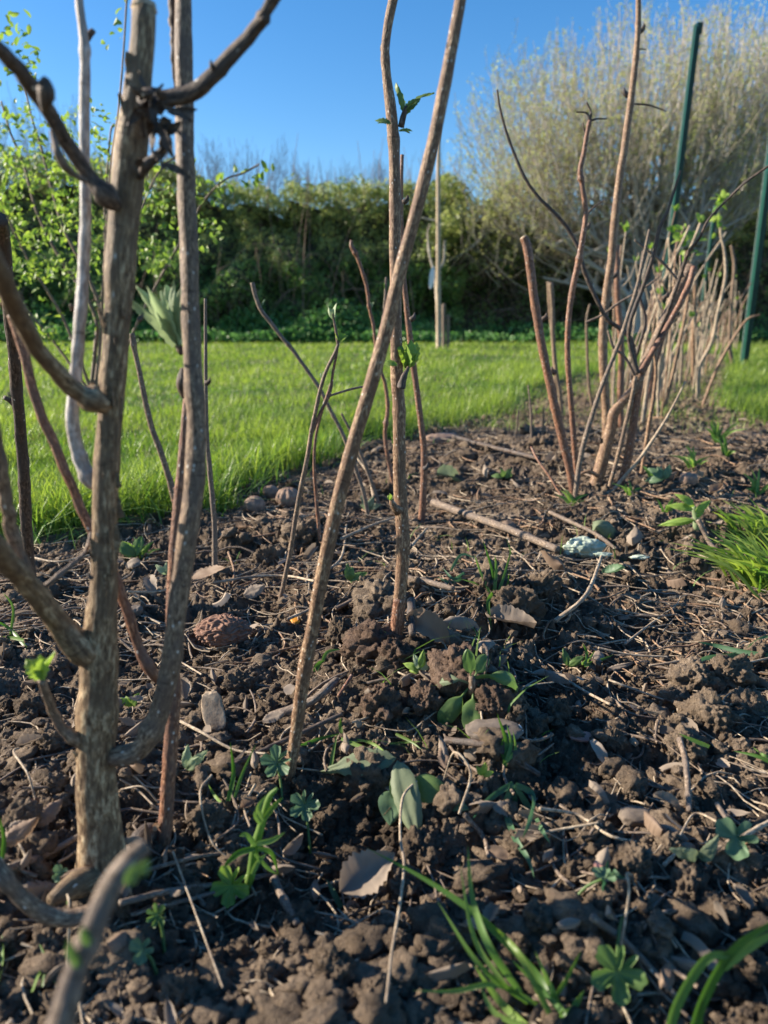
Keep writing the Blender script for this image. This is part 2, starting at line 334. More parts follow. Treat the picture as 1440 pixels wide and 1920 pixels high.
M['twig'] = bark('old_twig', [(.085,.06,.042),(.19,.14,.10),(.35,.275,.205)], 0.1, 0.75, 480, (.14,.11,.09), .0007)
M['pith'] = bark('cut_wood', [(.30,.22,.14),(.50,.40,.27),(.66,.56,.42)], 0, 0.8, 500, (.25,.18,.12), .0006)
def leafm(name, c0, c1, tr=0.35, rough=0.45, vein=0.0, trc=None, sc=120, spec=0.35):
    m, nt, b, o = mat(name)
    a = node(nt, 'ShaderNodeAttribute', attribute_name='tint')
    g = node(nt, 'ShaderNodeNewGeometry')
    n = node(nt, 'ShaderNodeTexNoise', Scale=float(sc), Detail=3.0); nt.links.new(g.outputs['Position'], n.inputs['Vector'])
    ad = node(nt, 'ShaderNodeMath', operation='MULTIPLY_ADD'); nt.links.new(n.outputs[0], ad.inputs[0]); ad.inputs[1].default_value = 0.7; nt.links.new(a.outputs['Fac'], ad.inputs[2])
    su = node(nt, 'ShaderNodeMath', operation='SUBTRACT'); nt.links.new(ad.outputs[0], su.inputs[0]); su.inputs[1].default_value = 0.35; su.use_clamp = True
    col = mix(nt, su.outputs[0], c0, c1)
    nt.links.new(col, b.inputs['Base Color']); b.inputs['Roughness'].default_value = rough; b.inputs['Specular IOR Level'].default_value = spec
    if tr:
        t = nt.nodes.new('ShaderNodeBsdfTranslucent'); hsv = node(nt, 'ShaderNodeHueSaturation', Saturation=1.15, Value=1.25); nt.links.new(col, hsv.inputs['Color'])
        nt.links.new(hsv.outputs[0], t.inputs['Color'])
        ms = node(nt, 'ShaderNodeMixShader'); ms.inputs[0].default_value = tr
        nt.links.new(b.outputs[0], ms.inputs[1]); nt.links.new(t.outputs[0], ms.inputs[2]); nt.links.new(ms.outputs[0], o.inputs[0])
    bump(nt, b, n.outputs[0], 0.4, 0.001)
    return m
M['grass'] = leafm('lawn_grass', (.08,.175,.036), (.32,.41,.09), 0.5, 0.4, sc=3)
M['thatch'] = leafm('dead_thatch', (.30,.27,.12), (.55,.50,.28), 0.3, 0.6, sc=3)
M['weedgrass'] = leafm('weed_grass', (.075,.17,.04), (.24,.36,.09), 0.4, 0.55, sc=25)
M['bluegrass'] = leafm('blue_green_grass', (.06,.14,.07), (.14,.25,.12), 0.35, 0.55, sc=25)
M['sprout'] = leafm('young_leaf', (.14,.27,.045), (.36,.47,.11), 0.45, 0.45)
M['leafg'] = leafm('mid_green_leaf', (.075,.15,.045), (.19,.28,.09), 0.35, 0.45)
M['leafb'] = leafm('blue_green_leaf', (.075,.145,.08), (.17,.26,.135), 0.3, 0.5)
M['sage'] = leafm('withered_sage_leaf', (.12,.16,.09), (.25,.29,.17), 0.3, 0.6)
M['silver'] = leafm('downy_sprout', (.22,.30,.15), (.42,.50,.30), 0.4, 0.6)
M['dead'] = leafm('dead_leaf', (.14,.09,.06), (.34,.245,.17), 0.25, 0.7, sc=60)
M['deadg'] = leafm('grey_dead_leaf', (.15,.115,.085), (.37,.30,.23), 0.2, 0.75, sc=60)
M['hedge'] = leafm('hedge_leaf', (.13,.19,.055), (.38,.42,.16), 0.45, 0.4, sc=1.6)
M['ivy'] = leafm('ivy_leaf', (.11,.20,.055), (.32,.44,.15), 0.5, 0.35, sc=1.5)
M['herb'] = leafm('undergrowth_leaf', (.075,.20,.055), (.17,.32,.10), 0.4, 0.45, sc=2)
M['willowleaf'] = leafm('willow_catkin', (.28,.33,.10), (.56,.58,.22), 0.45, 0.6, sc=2)
def plain(name, c, rough=0.6, c2=None, sc=60.0, metal=0.0, bp=0.0, dist=.001):
    m, nt, b, o = mat(name); g = node(nt, 'ShaderNodeNewGeometry')
    n = node(nt, 'ShaderNodeTexNoise', Scale=float(sc), Detail=6.0, Roughness=.65); nt.links.new(g.outputs['Position'], n.inputs['Vector'])
    r = ramp(nt, n.outputs[0], [(0.35, c), (0.68, c2 or tuple(q*1.4 for q in c))]); nt.links.new(r.outputs[0], b.inputs['Base Color'])
    b.inputs['Roughness'].default_value = rough; b.inputs['Metallic'].default_value = metal
    if bp: bump(nt, b, n.outputs[0], bp, dist)
    return m
M['lawnsoil'] = plain('lawn_floor', (.035,.05,.018), 0.95, (.08,.11,.03), 40)
M['core'] = plain('hedge_shade_core', (.045,.045,.028), 0.95, (.10,.085,.055), 9)  # dark colour stands in for the shade deep inside the hedge
M['post'] = plain('green_painted_steel', (.006,.040,.030), 0.4, (.010,.060,.045), 20)
M['hole'] = plain('pale_grey_green_steel', (.14,.20,.18), 0.5, (.22,.28,.26), 90)
M['stone'] = plain('flint_stone', (.10,.08,.062), 0.8, (.20,.16,.125), 90, 0, .6)
M['nut'] = plain('walnut_shell', (.20,.13,.095), 0.75, (.36,.25,.18), 140, 0, .8)
M['peach'] = plain('peach_stone', (.15,.078,.05), 0.75, (.27,.15,.10), 220, 0, .6)
M['chip'] = plain('weathered_wood_chip', (.17,.12,.08), 0.85, (.46,.36,.25), 90, 0, .8)
M['pale'] = plain('pale_crumpled_scrap', (.26,.33,.25), 0.85, (.52,.57,.46), 120, 0, .7)
M['shell'] = plain('pink_shell', (.30,.12,.09), 0.6, (.48,.25,.19), 90)
M['white'] = plain('white_plastic', (.7,.7,.72), 0.4, (.8,.8,.8), 60)
M['orange'] = plain('orange_peel', (.55,.22,.02), 0.6, (.7,.36,.05), 90)
M['bare'] = plain('bare_twig', (.17,.15,.12), 0.85, (.30,.27,.22), 2)
M['barel'] = plain('willow_twig', (.15,.125,.09), 0.8, (.66,.58,.47), 5)
M['bareb'] = plain('hazed_distant_twig', (.26,.27,.31), 0.9, (.38,.39,.44), 2)  # blue grey of distance haze painted into the twig colour
M['bramble'] = plain('bramble_stem', (.14,.095,.07), 0.85, (.28,.2,.15), 5)
#@@GROUND
# ------------------------------------------------------------------ the ground: one sheet, soil bed and lawn floor
rows = np.concatenate([[-60,-15,-5,-2,-1,-.5,-.25,-.1,0,.06,.12], np.exp(np.linspace(math.log(.17), math.log(3), 900)), np.exp(np.linspace(math.log(3.02), math.log(12), 160)), np.exp(np.linspace(math.log(12.3), math.log(160), 30))])
tc = np.concatenate([np.linspace(-1.3, -.46, 80), np.linspace(-.45, .45, 720), np.linspace(.46, 1.3, 80)])
tc = np.concatenate([[-30, -8, -3, -1.8], tc, [1.8, 3, 8, 30]])
T_, R_ = np.meshgrid(tc, rows); X = T_*(np.maximum(R_, 0)+.35); Y = R_+0*T_
sd = soil_sd(X.ravel(), Y.ravel()); Z = height(X.ravel(), Y.ravel())
nr, nc = X.shape; mb = MB(); i = np.arange(nr-1)[:, None]*nc; j = np.arange(nc-1)[None, :]
F = np.stack([i+j, i+j+1, i+nc+j+1, i+nc+j], axis=2).reshape(-1, 4)
mb.add(np.column_stack([X.ravel(), Y.ravel(), Z]), F)
gr = mb.build('ground', M['soil']); tag(gr, kind='structure'); gr.data.materials.append(M['lawnsoil'])
gr.data.polygons.foreach_set('material_index', ((sd+0.02*pn(X.ravel()*25, Y.ravel()*25, 5, 3))[F[:, 0]] < -0.005).astype(np.int32))

def zin(pts): pts[:, 2] = height(pts[:, 0], pts[:, 1])-0.003; return pts
# lawn blades
N = 210000
y = np.exp(rng.uniform(math.log(.75), math.log(11.4), N)); t = rng.uniform(-.62, .62, N); x = t*(y+.1)
s = soil_sd(x, y); keep = (s < .10*np.maximum(0, pn(x*11, y*11, 0, 5)+.05)) & ((s < -0.05) | (pn(x*14, y*14, 0, 5) > -0.12+.25*(rng.random(N)-.5))); x, y, s = x[keep], y[keep], s[keep]; n = len(x)
pz = pn(x*2.2, y*2.2, 1, 31); pz2 = pn(x*9, y*9, 1, 32)
edge = np.exp(-np.abs(s)/0.12)
ht = (0.034+0.026*pz+0.045*pz2+0.035*edge)*rng.uniform(.55, 1.25, n); ht = np.clip(ht, .018, .12)*(1+0.02*y)
wd = np.maximum(.0022, .0009*y)*rng.uniform(.7, 1.3, n)
tint = np.clip(0.50+0.9*pz+0.7*pz2+rng.normal(0, .17, n)-0.25*edge*(y < 2), 0, 1.2)
mb = MB(); blades(mb, zin(np.column_stack([x, y, 0*x])), ht, wd, rng.uniform(.15, 1.1, n), rng.uniform(0, 2*np.pi, n), tint)
tag(mb.build('lawn_grass', M['grass']), kind='stuff')
N = 26000; y = np.exp(rng.uniform(math.log(.75), math.log(9), N)); x = rng.uniform(-.62, .62, N)*(y+.1); s = soil_sd(x, y)
k = ((s < .05) & (pn(x*3, y*3, 6, 35)+.5*pn(x*12, y*12, 6, 36) > .02)) | ((s > 0) & (y > 1.9) & (rng.random(N) < .9)); x, y = x[k], y[k]; n = len(x); mb = MB()
blades(mb, zin(np.column_stack([x, y, 0*x])), rng.uniform(.015, .05, n)*(1+.03*y), np.maximum(.0018, .0007*y)*rng.uniform(.7, 1.2, n), rng.uniform(.6, 2.0, n), rng.uniform(0, 6.28, n), rng.uniform(0, 1, n)); tag(mb.build('dead_thatch', M['thatch']), kind='stuff')
N = 16000; y = np.exp(rng.uniform(math.log(.75), math.log(3.2), N)); x = rng.uniform(-.62, .5, N)*(y+.1); s = soil_sd(x, y)
k = (np.abs(s-.01) < .07*rng.random(N)) & (pn(x*16, y*16, 6, 37) > -.02); x, y = x[k], y[k]; n = len(x); mb = MB()
blades(mb, zin(np.column_stack([x, y, 0*x])), rng.uniform(.04, .105, n), np.maximum(.0022, .0009*y)*rng.uniform(.7, 1.2, n), rng.uniform(.5, 1.8, n), rng.uniform(0, 6.28, n), rng.uniform(0, .7, n)); tag(mb.build('edge_grass', M['weedgrass']), kind='stuff')
# short weedy grass between the far canes and thin clumps along the bed
N = 9000; y = np.exp(rng.uniform(math.log(1.9), math.log(5.5), N)); x = rng.uniform(.1, .62, N)*(y+.1); s = soil_sd(x, y)
k = (s > 0) & (pn(x*4, y*4, 2, 55)+0.25*(y > 2.6) > .12); x, y = x[k], y[k]; n = len(x)
mb = MB(); blades(mb, zin(np.column_stack([x, y, 0*x])), rng.uniform(.02, .06, n), np.maximum(.0018, .0007*y), rng.uniform(.2, 1.3, n), rng.uniform(0, 6.28, n), rng.uniform(.1, .9, n))
tag(mb.build('bed_weeds', M['grass']), kind='stuff')

# soil crumbs, thousands
def crumbs(name, N, sub, lo, hi, mt, y0=.2, y1=4.5, seed=1):
    R = np.random.default_rng(seed); y = np.exp(R.uniform(math.log(y0), math.log(y1), N)); x = R.uniform(-.62, .66, N)*(y*1.0+.08); s = soil_sd(x, y)
    k = s > 0.005-0.02*R.random(N); x, y = x[k], y[k]; n = len(x)
    sz = lo*(hi/lo)**(R.random(n)**2.2)*np.clip(y/1.0, 1, 1.6); z = height(x, y)
    T = [clod_shape(sub, 40+seed*9+q, 1.5 if sub < 3 else 2.1) for q in range(8)]; mb = MB()
    for q in range(8):
        ii = np.arange(q, n, 8); v, f = T[q]; m = len(ii); a = R.uniform(0, 6.28, m); b = R.uniform(0, 6.28, m)
        ca, sa, cb, sb = np.cos(a)[:, None], np.sin(a)[:, None], np.cos(b)[:, None], np.sin(b)[:, None]
        vx = v[None, :, 0]*R.uniform(.6, 1.5, m)[:, None]; vy = v[None, :, 1]*R.uniform(.55, 1.1, m)[:, None]; vz = v[None, :, 2]+0*vx
        y1_, z1_ = vy*cb-vz*sb, vy*sb+vz*cb; x2, y2 = vx*ca-y1_*sa, vx*sa+y1_*ca
        V = np.stack([x2, y2, z1_*.8], axis=2)*sz[ii][:, None, None]*.5+np.column_stack([x[ii], y[ii], z[ii]+sz[ii]*.14])[:, None, :]
        mb.add(V.reshape(-1, 3), (f[None]+np.arange(m)[:, None, None]*len(v)).reshape(-1, 3))
    tag(mb.build(name, mt, smooth=sub > 2), kind='stuff')
crumbs('soil_crumbs', 17000, 2, .003, .011, M['clod'], seed=1)
crumbs('soil_crumbs', 2300, 3, .007, .022, M['clod'], seed=2)
crumbs('soil_grains', 30000, 1, .002, .0055, M['clod'], y1=1.6, seed=3)

# ------------------------------------------------------------------ hedge
def topz(x): return 2.0+0.10*np.sin(x*1.3+.5)+0.30*pn(x*.8, 3.3, 1, 71)+0.42*pn(x*2.0, 1.3, 1, 72)+.22*pn(x*5.2, 2.2, 1, 79)+np.clip(-x-2.5, 0, 3)*.12-np.clip(x-.5, 0, 2)*.17+np.clip(x-2.6,0,3)*.1
def fronty(x, z): return 10.2+0.7*pn(x*.9, z*.9, 2, 73)+0.95*pn(x*2.4, z*2.4, 2, 74)+.3*pn(x*6, z*6, 1, 78)-0.12*x*0+0.62*np.clip(z-.7, 0, 2)**1.2+.5*np.clip(x-.8, 0, 1)
def leafquads(mb, c, size, tint, R, nrm=None, jit=1.0, asp=.55):
    n = len(c); d = R.normal(0, 1, (n, 3)); d /= np.linalg.norm(d, axis=1)[:, None]
    u = R.normal(0, jit, (n, 3))+(np.array([0, -.5, .8]) if nrm is None else nrm); u /= np.linalg.norm(u, axis=1)[:, None]
    X = np.cross(d, u); X /= np.linalg.norm(X, axis=1)[:, None]+1e-9; D = np.cross(u, X); L = size[:, None]
    v = np.stack([c-D*L*.5, c+X*L*asp*.5+u*L*.1, c+D*L*.55, c-X*L*asp*.5+u*L*.1, c-D*0+0*u], axis=1).reshape(-1, 3)
    k = np.arange(n)[:, None]*5
    mb.add(v, np.concatenate([k+[0, 1, 4], k+[1, 2, 4], k+[2, 3, 4], k+[3, 0, 4]]), None, np.repeat(tint, 5))
def hedge(x0, x1, label, R, brown=0.0):
    b = thing('hedge', ((x0+x1)/2, 10.9, 0), label, 'hedge', 'field hedge behind the lawn')
    N = int(38000*(x1-x0)/4.2); x = R.uniform(x0-.15, x1+.15, N); tz = topz(x); z = tz*R.random(N)**.8+0*x
    dp = R.exponential(.13, N); yy = fronty(x, z)+dp
    top = R.random(N) < .25; yy = np.where(top, 10.5+R.random(N)*1.3, yy); z = np.where(top, tz-R.exponential(.08, N)+.05+.16*np.maximum(0, pn(x*5, yy*5, 3, 75)), z)
    cl = pn(x*5.5, z*5.5, yy*4, 76); gap = (cl > -.16-.25*(z < 1.1)) | top
    thin = R.random(N) < np.where((z < 1.25) & (brown > 0), 1-brown, 1); k = gap & thin; x, yy, z, cl, tz = x[k], yy[k], z[k], cl[k], tz[k]
    hi = z > tz-.95+.2*pn(x*2, 1, 1, 7)
    mb = MB(); leafquads(mb, np.column_stack([x, yy, z])[hi], R.uniform(.032, .062, hi.sum()), np.clip(.5+.9*cl[hi]+R.normal(0, .25, hi.sum()), 0, 1.3), R); mb.build('foliage', M['hedge'], b)
    lo = ~hi; mb = MB(); leafquads(mb, np.column_stack([x, yy, z])[lo], R.uniform(.035, .07, lo.sum()), np.clip(.4+.9*cl[lo]+R.normal(0, .25, lo.sum()), 0, 1.3), R); mb.build('ivy_foliage', M['ivy'], b)
    mb = MB()
    for q in range(int(4*(x1-x0))):
        a = R.uniform(x0, x1); h = topz(a)*R.uniform(.5, 1.08); f = fronty(a, .8)+R.uniform(-.1, .3); l = R.normal(0, .35)
        tube(mb, [(a, f+.1, R.uniform(0, .4)), (a+l*.5, f-.02+R.normal(0, .08), h*.6), (a+l, f+.25, h)], [.007, .005, .002], 4, seg=.15, rough=0, cap=False)
    for q in range(int(26*(x1-x0))):
        a = R.uniform(x0, x1); h = topz(a); yy_ = R.uniform(10.5, 11.5); u_ = R.uniform(.08, .38)*(1 if R.random() < .8 else 1.8); l = R.normal(0, .08)
        tube(mb, [(a, yy_, h-.2), (a+l*.4, yy_, h+u_*.4), (a+l, yy_, h+u_)], [.005, .004, .002], 4, seg=.15, rough=0, cap=False)
    for q in range(int(brown*70*(x1-x0))+30):
        a = R.uniform(x0, x1); f = fronty(a, .5)-.05; l = R.normal(0, .5); z0 = R.uniform(.05, 1.0)
        tube(mb, [(a, f, z0), (a+l*.5, f-.12, z0+R.uniform(0, .35)), (a+l, f-.05, z0*R.uniform(.3, 1))], [.005, .004, .002], 4, seg=.15, rough=0, cap=False)
    mb.build('stems', M['bramble'], b)
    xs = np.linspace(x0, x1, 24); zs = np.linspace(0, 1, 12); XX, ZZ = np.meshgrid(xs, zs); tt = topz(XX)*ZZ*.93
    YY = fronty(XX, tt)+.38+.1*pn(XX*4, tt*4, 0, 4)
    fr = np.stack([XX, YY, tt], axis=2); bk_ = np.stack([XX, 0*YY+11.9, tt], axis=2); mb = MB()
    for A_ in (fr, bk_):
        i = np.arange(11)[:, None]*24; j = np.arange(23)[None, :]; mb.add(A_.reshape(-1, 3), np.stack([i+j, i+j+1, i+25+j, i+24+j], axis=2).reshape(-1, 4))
    tp = np.stack([fr[-1], bk_[-1]], axis=0).reshape(-1, 3); j = np.arange(23); mb.add(tp, np.stack([j, j+1, j+25, j+24], axis=1)); mb.build('shade_core', M['core'], b)  # solid dark shell painted as inner shade, stops see-through behind the leaves
    return b
hedge(-8.5, -2.9, 'tall leafy hedge section at the left end behind the lawn', np.random.default_rng(21))
hedge(-2.9, 0.9, 'thick ivy covered hedge section behind the middle of the lawn', np.random.default_rng(22), .1)
hedge(0.9, 8.8, 'brown brambly hedge section under the pale willow', np.random.default_rng(23), .6)
# low green undergrowth along the hedge foot
R = np.random.default_rng(31); N = 26000; x = R.uniform(-8, 8, N); y = R.uniform(9.3, 10.6, N); h = .10+.34*np.maximum(0, pn(x*1.5, y*1.5, 0, 77)+.3)*(1+(x < 0)*1.0)*np.clip((y-9.2)*1.6, 0, 1)
k = R.random(N) < np.where(x < .6, .95, .45); x, y, h = x[k], y[k], h[k]
mb = MB(); leafquads(mb, np.column_stack([x, y, h*R.random(len(x))**.6+.02]), R.uniform(.03, .06, len(x)), R.random(len(x)), R, asp=.7); tag(mb.build('undergrowth', M['herb']), kind='stuff')

# ------------------------------------------------------------------ trees
def tree(px0, py0, Yt, targets, nlimb, label, name, mt, lm, R, shoots, leafn, ls, r0=.09, up=1.0, lsz=.03, side=4, rt=.003, fan=1.0, sec=4):
    b0 = P(px0, py0, Yt); b0[2] = 0
    b = thing(name, b0, label, 'tree'); mb = MB(); limbs = []
    tg = np.array([targets(R) for _ in range(shoots)])
    for q in range(nlimb):
        e = tg[R.integers(len(tg))]; e = b0+(e-b0)*R.uniform(.45, .62); e[2] = max(e[2], b0[2]+.8)
        s = b0+np.array([R.normal(0, r0*1.2), R.normal(0, r0), 0])
        m_ = s+(e-s)*.4+np.array([(e-s)[0]*-.05*fan, 0, .25]); pts = np.array([s, m_, e]); limbs.append(spline(pts, 20))
        tube(mb, pts, [r0*R.uniform(.5, 1), r0*.4, r0*.16], 7, seg=.12, rough=.08, seed=q, wob=.06, cap=False)
    for q in range(nlimb*sec):
        l = limbs[q % nlimb]; s = l[R.integers(7, 18)]; e = tg[R.integers(len(tg))]; e = s+(e-s)*R.uniform(.5, .8)
        if e[2] < s[2]+.25: e = s+np.array([(e-s)[0]*.6, (e-s)[1], .4])
        pts = np.array([s, s+(e-s)*np.array([.6, .6, .4])+R.normal(0, .05, 3), e]); c_ = spline(pts, 16); limbs.append(c_)
        tube(mb, pts, [r0*.3, r0*.2, r0*.08], 5, seg=.1, rough=.1, seed=q, wob=.05, cap=False)
    mb.build('trunk', mt[0], b)
    LP = np.concatenate([l[5:] for l in limbs]); mb = MB(); lv = []; 
    for e in tg:
        cand = LP[R.integers(0, len(LP), 14)]; dd = np.abs(cand-e)*np.array([1.6, 1.0, .45])+(cand[:, 2:3] > e[2]-.35)*5; s = cand[np.argmin(dd.sum(1))]
        m_ = s+(e-s)*np.array([.62/up, .6, .38])+R.normal(0, .07, 3); pts = np.array([s, m_, e]); c = spline(pts, 9)+R.normal(0, .024, (9, 3)); c[0] = s
        w_ = 3
        T = np.linspace(rt*2.2, rt, 9)
        ang = np.array([0, 2.1, 4.2]); o = np.stack([np.cos(ang), np.sin(ang), 0*ang], axis=1)
        V = (c[:, None, :]+o[None]*T[:, None, None]).reshape(-1, 3); i = np.arange(8)[:, None]*3; j = np.arange(3)[None, :]
        f = np.stack([i+j, i+(j+1) % 3, i+3+(j+1) % 3, i+3+j], axis=2).reshape(-1, 4); mb.add(V, f)
        for k in range(side):
            a = c[R.integers(2, 8)]; d = np.array([R.normal(0, .16), R.normal(0, .12), R.uniform(.12, .5)*up])
            cc = np.array([a, a+d*np.array([.7, .7, .4]), a+d]); V = (cc[:, None, :]+o[None]*rt*.8).reshape(-1, 3); i2 = np.arange(2)[:, None]*3
            mb.add(V, np.stack([i2+j, i2+(j+1) % 3, i2+3+(j+1) % 3, i2+3+j], axis=2).reshape(-1, 4))
            for _ in range(leafn//2): lv.append(cc[1]+(cc[2]-cc[1])*R.random()+R.normal(0, .02, 3))
        for _ in range(leafn): lv.append(c[R.integers(4, 9)]+R.normal(0, .03, 3))
    mb.build('branches', mt[1], b, smooth=False)
    if leafn:
        lv = np.array(lv); mb = MB(); leafquads(mb, lv, R.uniform(.6, 1.3, len(lv))*lsz, np.clip(R.normal(.5, .25, len(lv)), 0, 1.2), R); mb.build('catkins', lm, b)
    return b
def wtop(px): return np.interp(px, [835, 870, 930, 1000, 1080, 1150, 1210, 1270, 1330, 1400, 1500, 1600], [235, 165, 112, 78, 42, 22, -20, 35, 5, 5, 20, 120])
def wt(R):
    px = R.uniform(838, 1560); t = wtop(px)+(R.random()**1.15)*300+10*R.normal()
    return P(px, t, 10.4+R.normal(0, .8))
tree(1195, 610, 10.1, wt, 16, 'broad pale willow with upright grey twigs and yellowish catkins above the hedge', 'willow_tree', (M['grey'], M['barel']), M['willowleaf'], np.random.default_rng(41), 900, 14, .03, .075, 1.0, .03, 4, .0036, sec=9)
def bt(x0, x1, y0, y1, Yt): return lambda R: P(R.uniform(x0, x1), y0+(y1-y0)*R.random()**1.3+12*R.normal(), Yt+R.normal(0, .8))
tree(1480, 560, 17, bt(1290, 1700, 60, 420, 17), 10, 'darker bare tree at the right edge behind the willow', 'bare_tree', (M['darkb'], M['bare']), None, np.random.default_rng(42), 420, 0, 0, .12, .8, .03, 7, .005)
for k, (a, b_, y0, y1, pb, n) in enumerate([(-60, 160, 175, 300, 50, 110), (370, 560, 262, 330, 460, 110), (540, 720, 305, 345, 640, 90), (170, 330, 235, 320, 240, 60), (690, 850, 290, 360, 800, 60)]):
    tree(pb, 560, 26, bt(a, b_, y0, y1, 26), 6, ['distant bare tree above the left end of the hedge', 'distant haze blue bare tree right of the forked bush top', 'distant low bare tree above the middle of the hedge', 'distant bare tree seen between the thick trunk and the pale stem', 'distant bare tree left of the pale willow'][k], 'distant_tree', (M['bareb'], M['bareb']), None, np.random.default_rng(50+k), n, 0, 0, .05, .8, .03, 7, .005)
#@@STEMS
# ------------------------------------------------------------------ traced stems
BIN = {}
def ypath(pts, Y0, Y1):                                    # photo points to world points on a stem whose distance runs Y0..Y1
    n = len(pts); out = []
    for k, p in enumerate(pts):
        Y = p[3] if len(p) > 3 else Y0+(Y1-Y0)*k/(n-1)
        out.append(P(p[0], p[1], Y))
    return np.array(out)
def wrad(pts, W):                                          # half of the pixel width, turned into metres
    dep = [q[1]*CP-(q[2]-CH)*SP for q in W]
    return np.array([.88*p[2]*d/FPX/2 for p, d in zip(pts, dep)])
def stem(parent, name, m, pts, Y0, Y1=None, sides=14, nodes=(), seed=0, rough=.07, prick=0, plen=.0012, sink=0.02, cut=False, hi=1.0, wob=0, tint=.5, extra=None, obj=None, lo=0.0):
    Y1 = Y0 if Y1 is None else Y1
    W = ypath(pts, Y0, Y1); r = wrad(pts, W)
    if sink: d = W[0]-W[1]; d = d/np.linalg.norm(d); W = np.vstack([W[0]+np.array([d[0]*.5, d[1]*.5, -1])*sink, W]); r = np.concatenate([[r[0]*1.05], r])
    mb = MB(); c, A, B, rr, T = tube(mb, W, r, sides, rough=rough, nodes=nodes, seed=seed, wob=wob)
    if prick: spikes(mb, c, A, B, rr, T, prick, plen, .00035, seed, lo=lo, hi=hi)
    o = mb.build(name, m, parent) if obj is None else single(mb, name, m, W[1] if sink else W[0], *obj)
    if cut:
        cb = MB(); tube(cb, [c[-1]-T[-1]*rr[-1]*.02, c[-1]+T[-1]*rr[-1]*.22], [rr[-1]*.93, rr[-1]*.80], 12, rough=.03, seed=seed); cb.build('cut_end', M['pith'], parent if parent is not None else None) if parent is not None else None
    return W, o
def gY(px, py): return G(px, py)[1]
def cane(name, label, cat, group, m, pts, Y1=None, **k):
    g = G(pts[0][0], pts[0][1]); t = thing(name, g, label, cat, group)
    Y0 = g[1]; W, o = stem(t, 'cane', M[m], pts, Y0, Y0 if Y1 is None else Y1, **k)
    return t, W
def sprout(parent, p, d, n, L, W, m='sprout', kind='ovate', spread=.7, seed=0, name='sprout', serr=.35, pleat=.035, bend=.5, up=(0, -.6, .8), stalk=0.0, tint=.5):
    R = np.random.default_rng(seed+500); mb = MB(); d = np.asarray(d, float); d /= np.linalg.norm(d); p = np.asarray(p, float)
    for k in range(n):
        a = (k+.5*R.random())*2.4; s = np.array([math.cos(a), math.sin(a)*.8, R.uniform(-.2, .3)])*spread*(.5+.6*R.random())
        dd = d+s*(1 if n > 1 else .2); dd /= np.linalg.norm(dd); l = L*R.uniform(.65, 1.1)
        b = p+dd*stalk*R.uniform(.5, 1)
        if stalk: tube(mb, [p, p+(b-p)*.5+np.array([0, 0, stalk*.1]), b], [W*.05+.0003]*3, 5, seg=.002, rough=0, cap=False)
        leaf(mb, b, dd, np.array(up)+R.normal(0, .35, 3), l, W*R.uniform(.75, 1.1), kind, bend*R.uniform(.3, 1.3), .35, serr, pleat, R.uniform(-.1, .3), tint+R.uniform(-.2, .2), 14, 6, k+seed)
    return mb.build(name, M[m], parent)
def fray(parent, pts, Y, n, L, m='darkb', name='frayed_bark', seed=0):
    R = np.random.default_rng(seed); mb = MB()
    for k in range(n):
        a = P(*pts[R.integers(len(pts))], Y)+R.normal(0, .0022, 3); d = R.normal(0, 1, 3); d[2] -= .5; d /= np.linalg.norm(d)
        leaf(mb, a, d, R.normal(0, 1, 3), L*R.uniform(.4, 1.2), L*.35, 'ovate', R.uniform(-1, 1), .4, 0, 0, .2, .5, 6, 3, k)
    return mb.build(name, M[m], parent)

# --- the thick forked bush at the front left
gb = G(195, 1662); TY = gb[1]
bush = thing('fruit_bush', gb, 'thick forked old bush at the front left with peeling bark and a sawn top', 'bush')
trunk = [(196,1664,146),(194,1640,120),(191,1600,100),(187,1540,87),(181,1450,80),(180,1370,76),(184,1290,74),(186,1215,72),(190,1150,66),(196,1100,56),(197,1010,52),(199,900,51),(206,790,51),(212,700,54),(221,600,53),(227,500,60),(232,420,62),(240,340,66),(249,250,62),(258,170,58),(266,90,52),(270,14,50)]
Wt, ot = stem(bush, 'trunk', M['trunk'], trunk, TY, TY+.012, sides=40, seed=3, rough=.075, nodes=[(.17,.05,1),(.27,.16,1.1),(.335,.13,.7),(.555,.10,.8),(.76,.10,.9),(.88,.08,.9)])
cb = MB(); e = Wt[-1]; dd = (Wt[-1]-Wt[-2]); dd /= np.linalg.norm(dd); tube(cb, [e-dd*.001, e+dd*.0022], [.0053, .0045], 20, rough=.05); cb.build('cut_end', M['pith'], bush)
mb = MB(); RR = np.random.default_rng(3); cc = spline(Wt, 200)
for k in range(90):
    i_ = RR.integers(12, 195); a_ = RR.uniform(-2.9, .2); rr_ = np.interp(i_, [0, 40, 100, 200], [.0125, .0092, .0066, .0060]); n_ = np.array([math.cos(a_), math.sin(a_), 0])
    leaf(mb, cc[i_]+n_*rr_*.97, (RR.normal(0, .12), 0, RR.choice([-1, 1])), n_, RR.uniform(.004, .012), RR.uniform(.0012, .003), 'oblong', RR.uniform(-.25, .1), .1, .15, 0, RR.uniform(.2, .8), .5, 6, 4, k)
mb.build('peeling_bark', M['trunk'], bush)
mb = MB()                                                   # root flare and root loop
tube(mb, [P(190,1640,TY), P(165,1652,TY-.012), P(125,1668,TY-.03), P(96,1688,TY-.04)], [.011,.008,.005,.003], 12, rough=.12, seed=5)
tube(mb, [P(205,1640,TY), P(225,1660,TY-.01), P(240,1690,TY-.02)], [.010,.006,.003], 12, rough=.12, seed=6); mb.build('root', M['trunk'], bush)
mb = MB(); tube(mb, [P(240,1640,TY+.01), P(262,1580,TY+.02), P(285,1562,TY+.03), P(306,1575,TY+.04), P(322,1625,TY+.045)], [.005,.0055,.0055,.005,.004], 12, rough=.12, seed=7); mb.build('root', M['darkb'], bush)
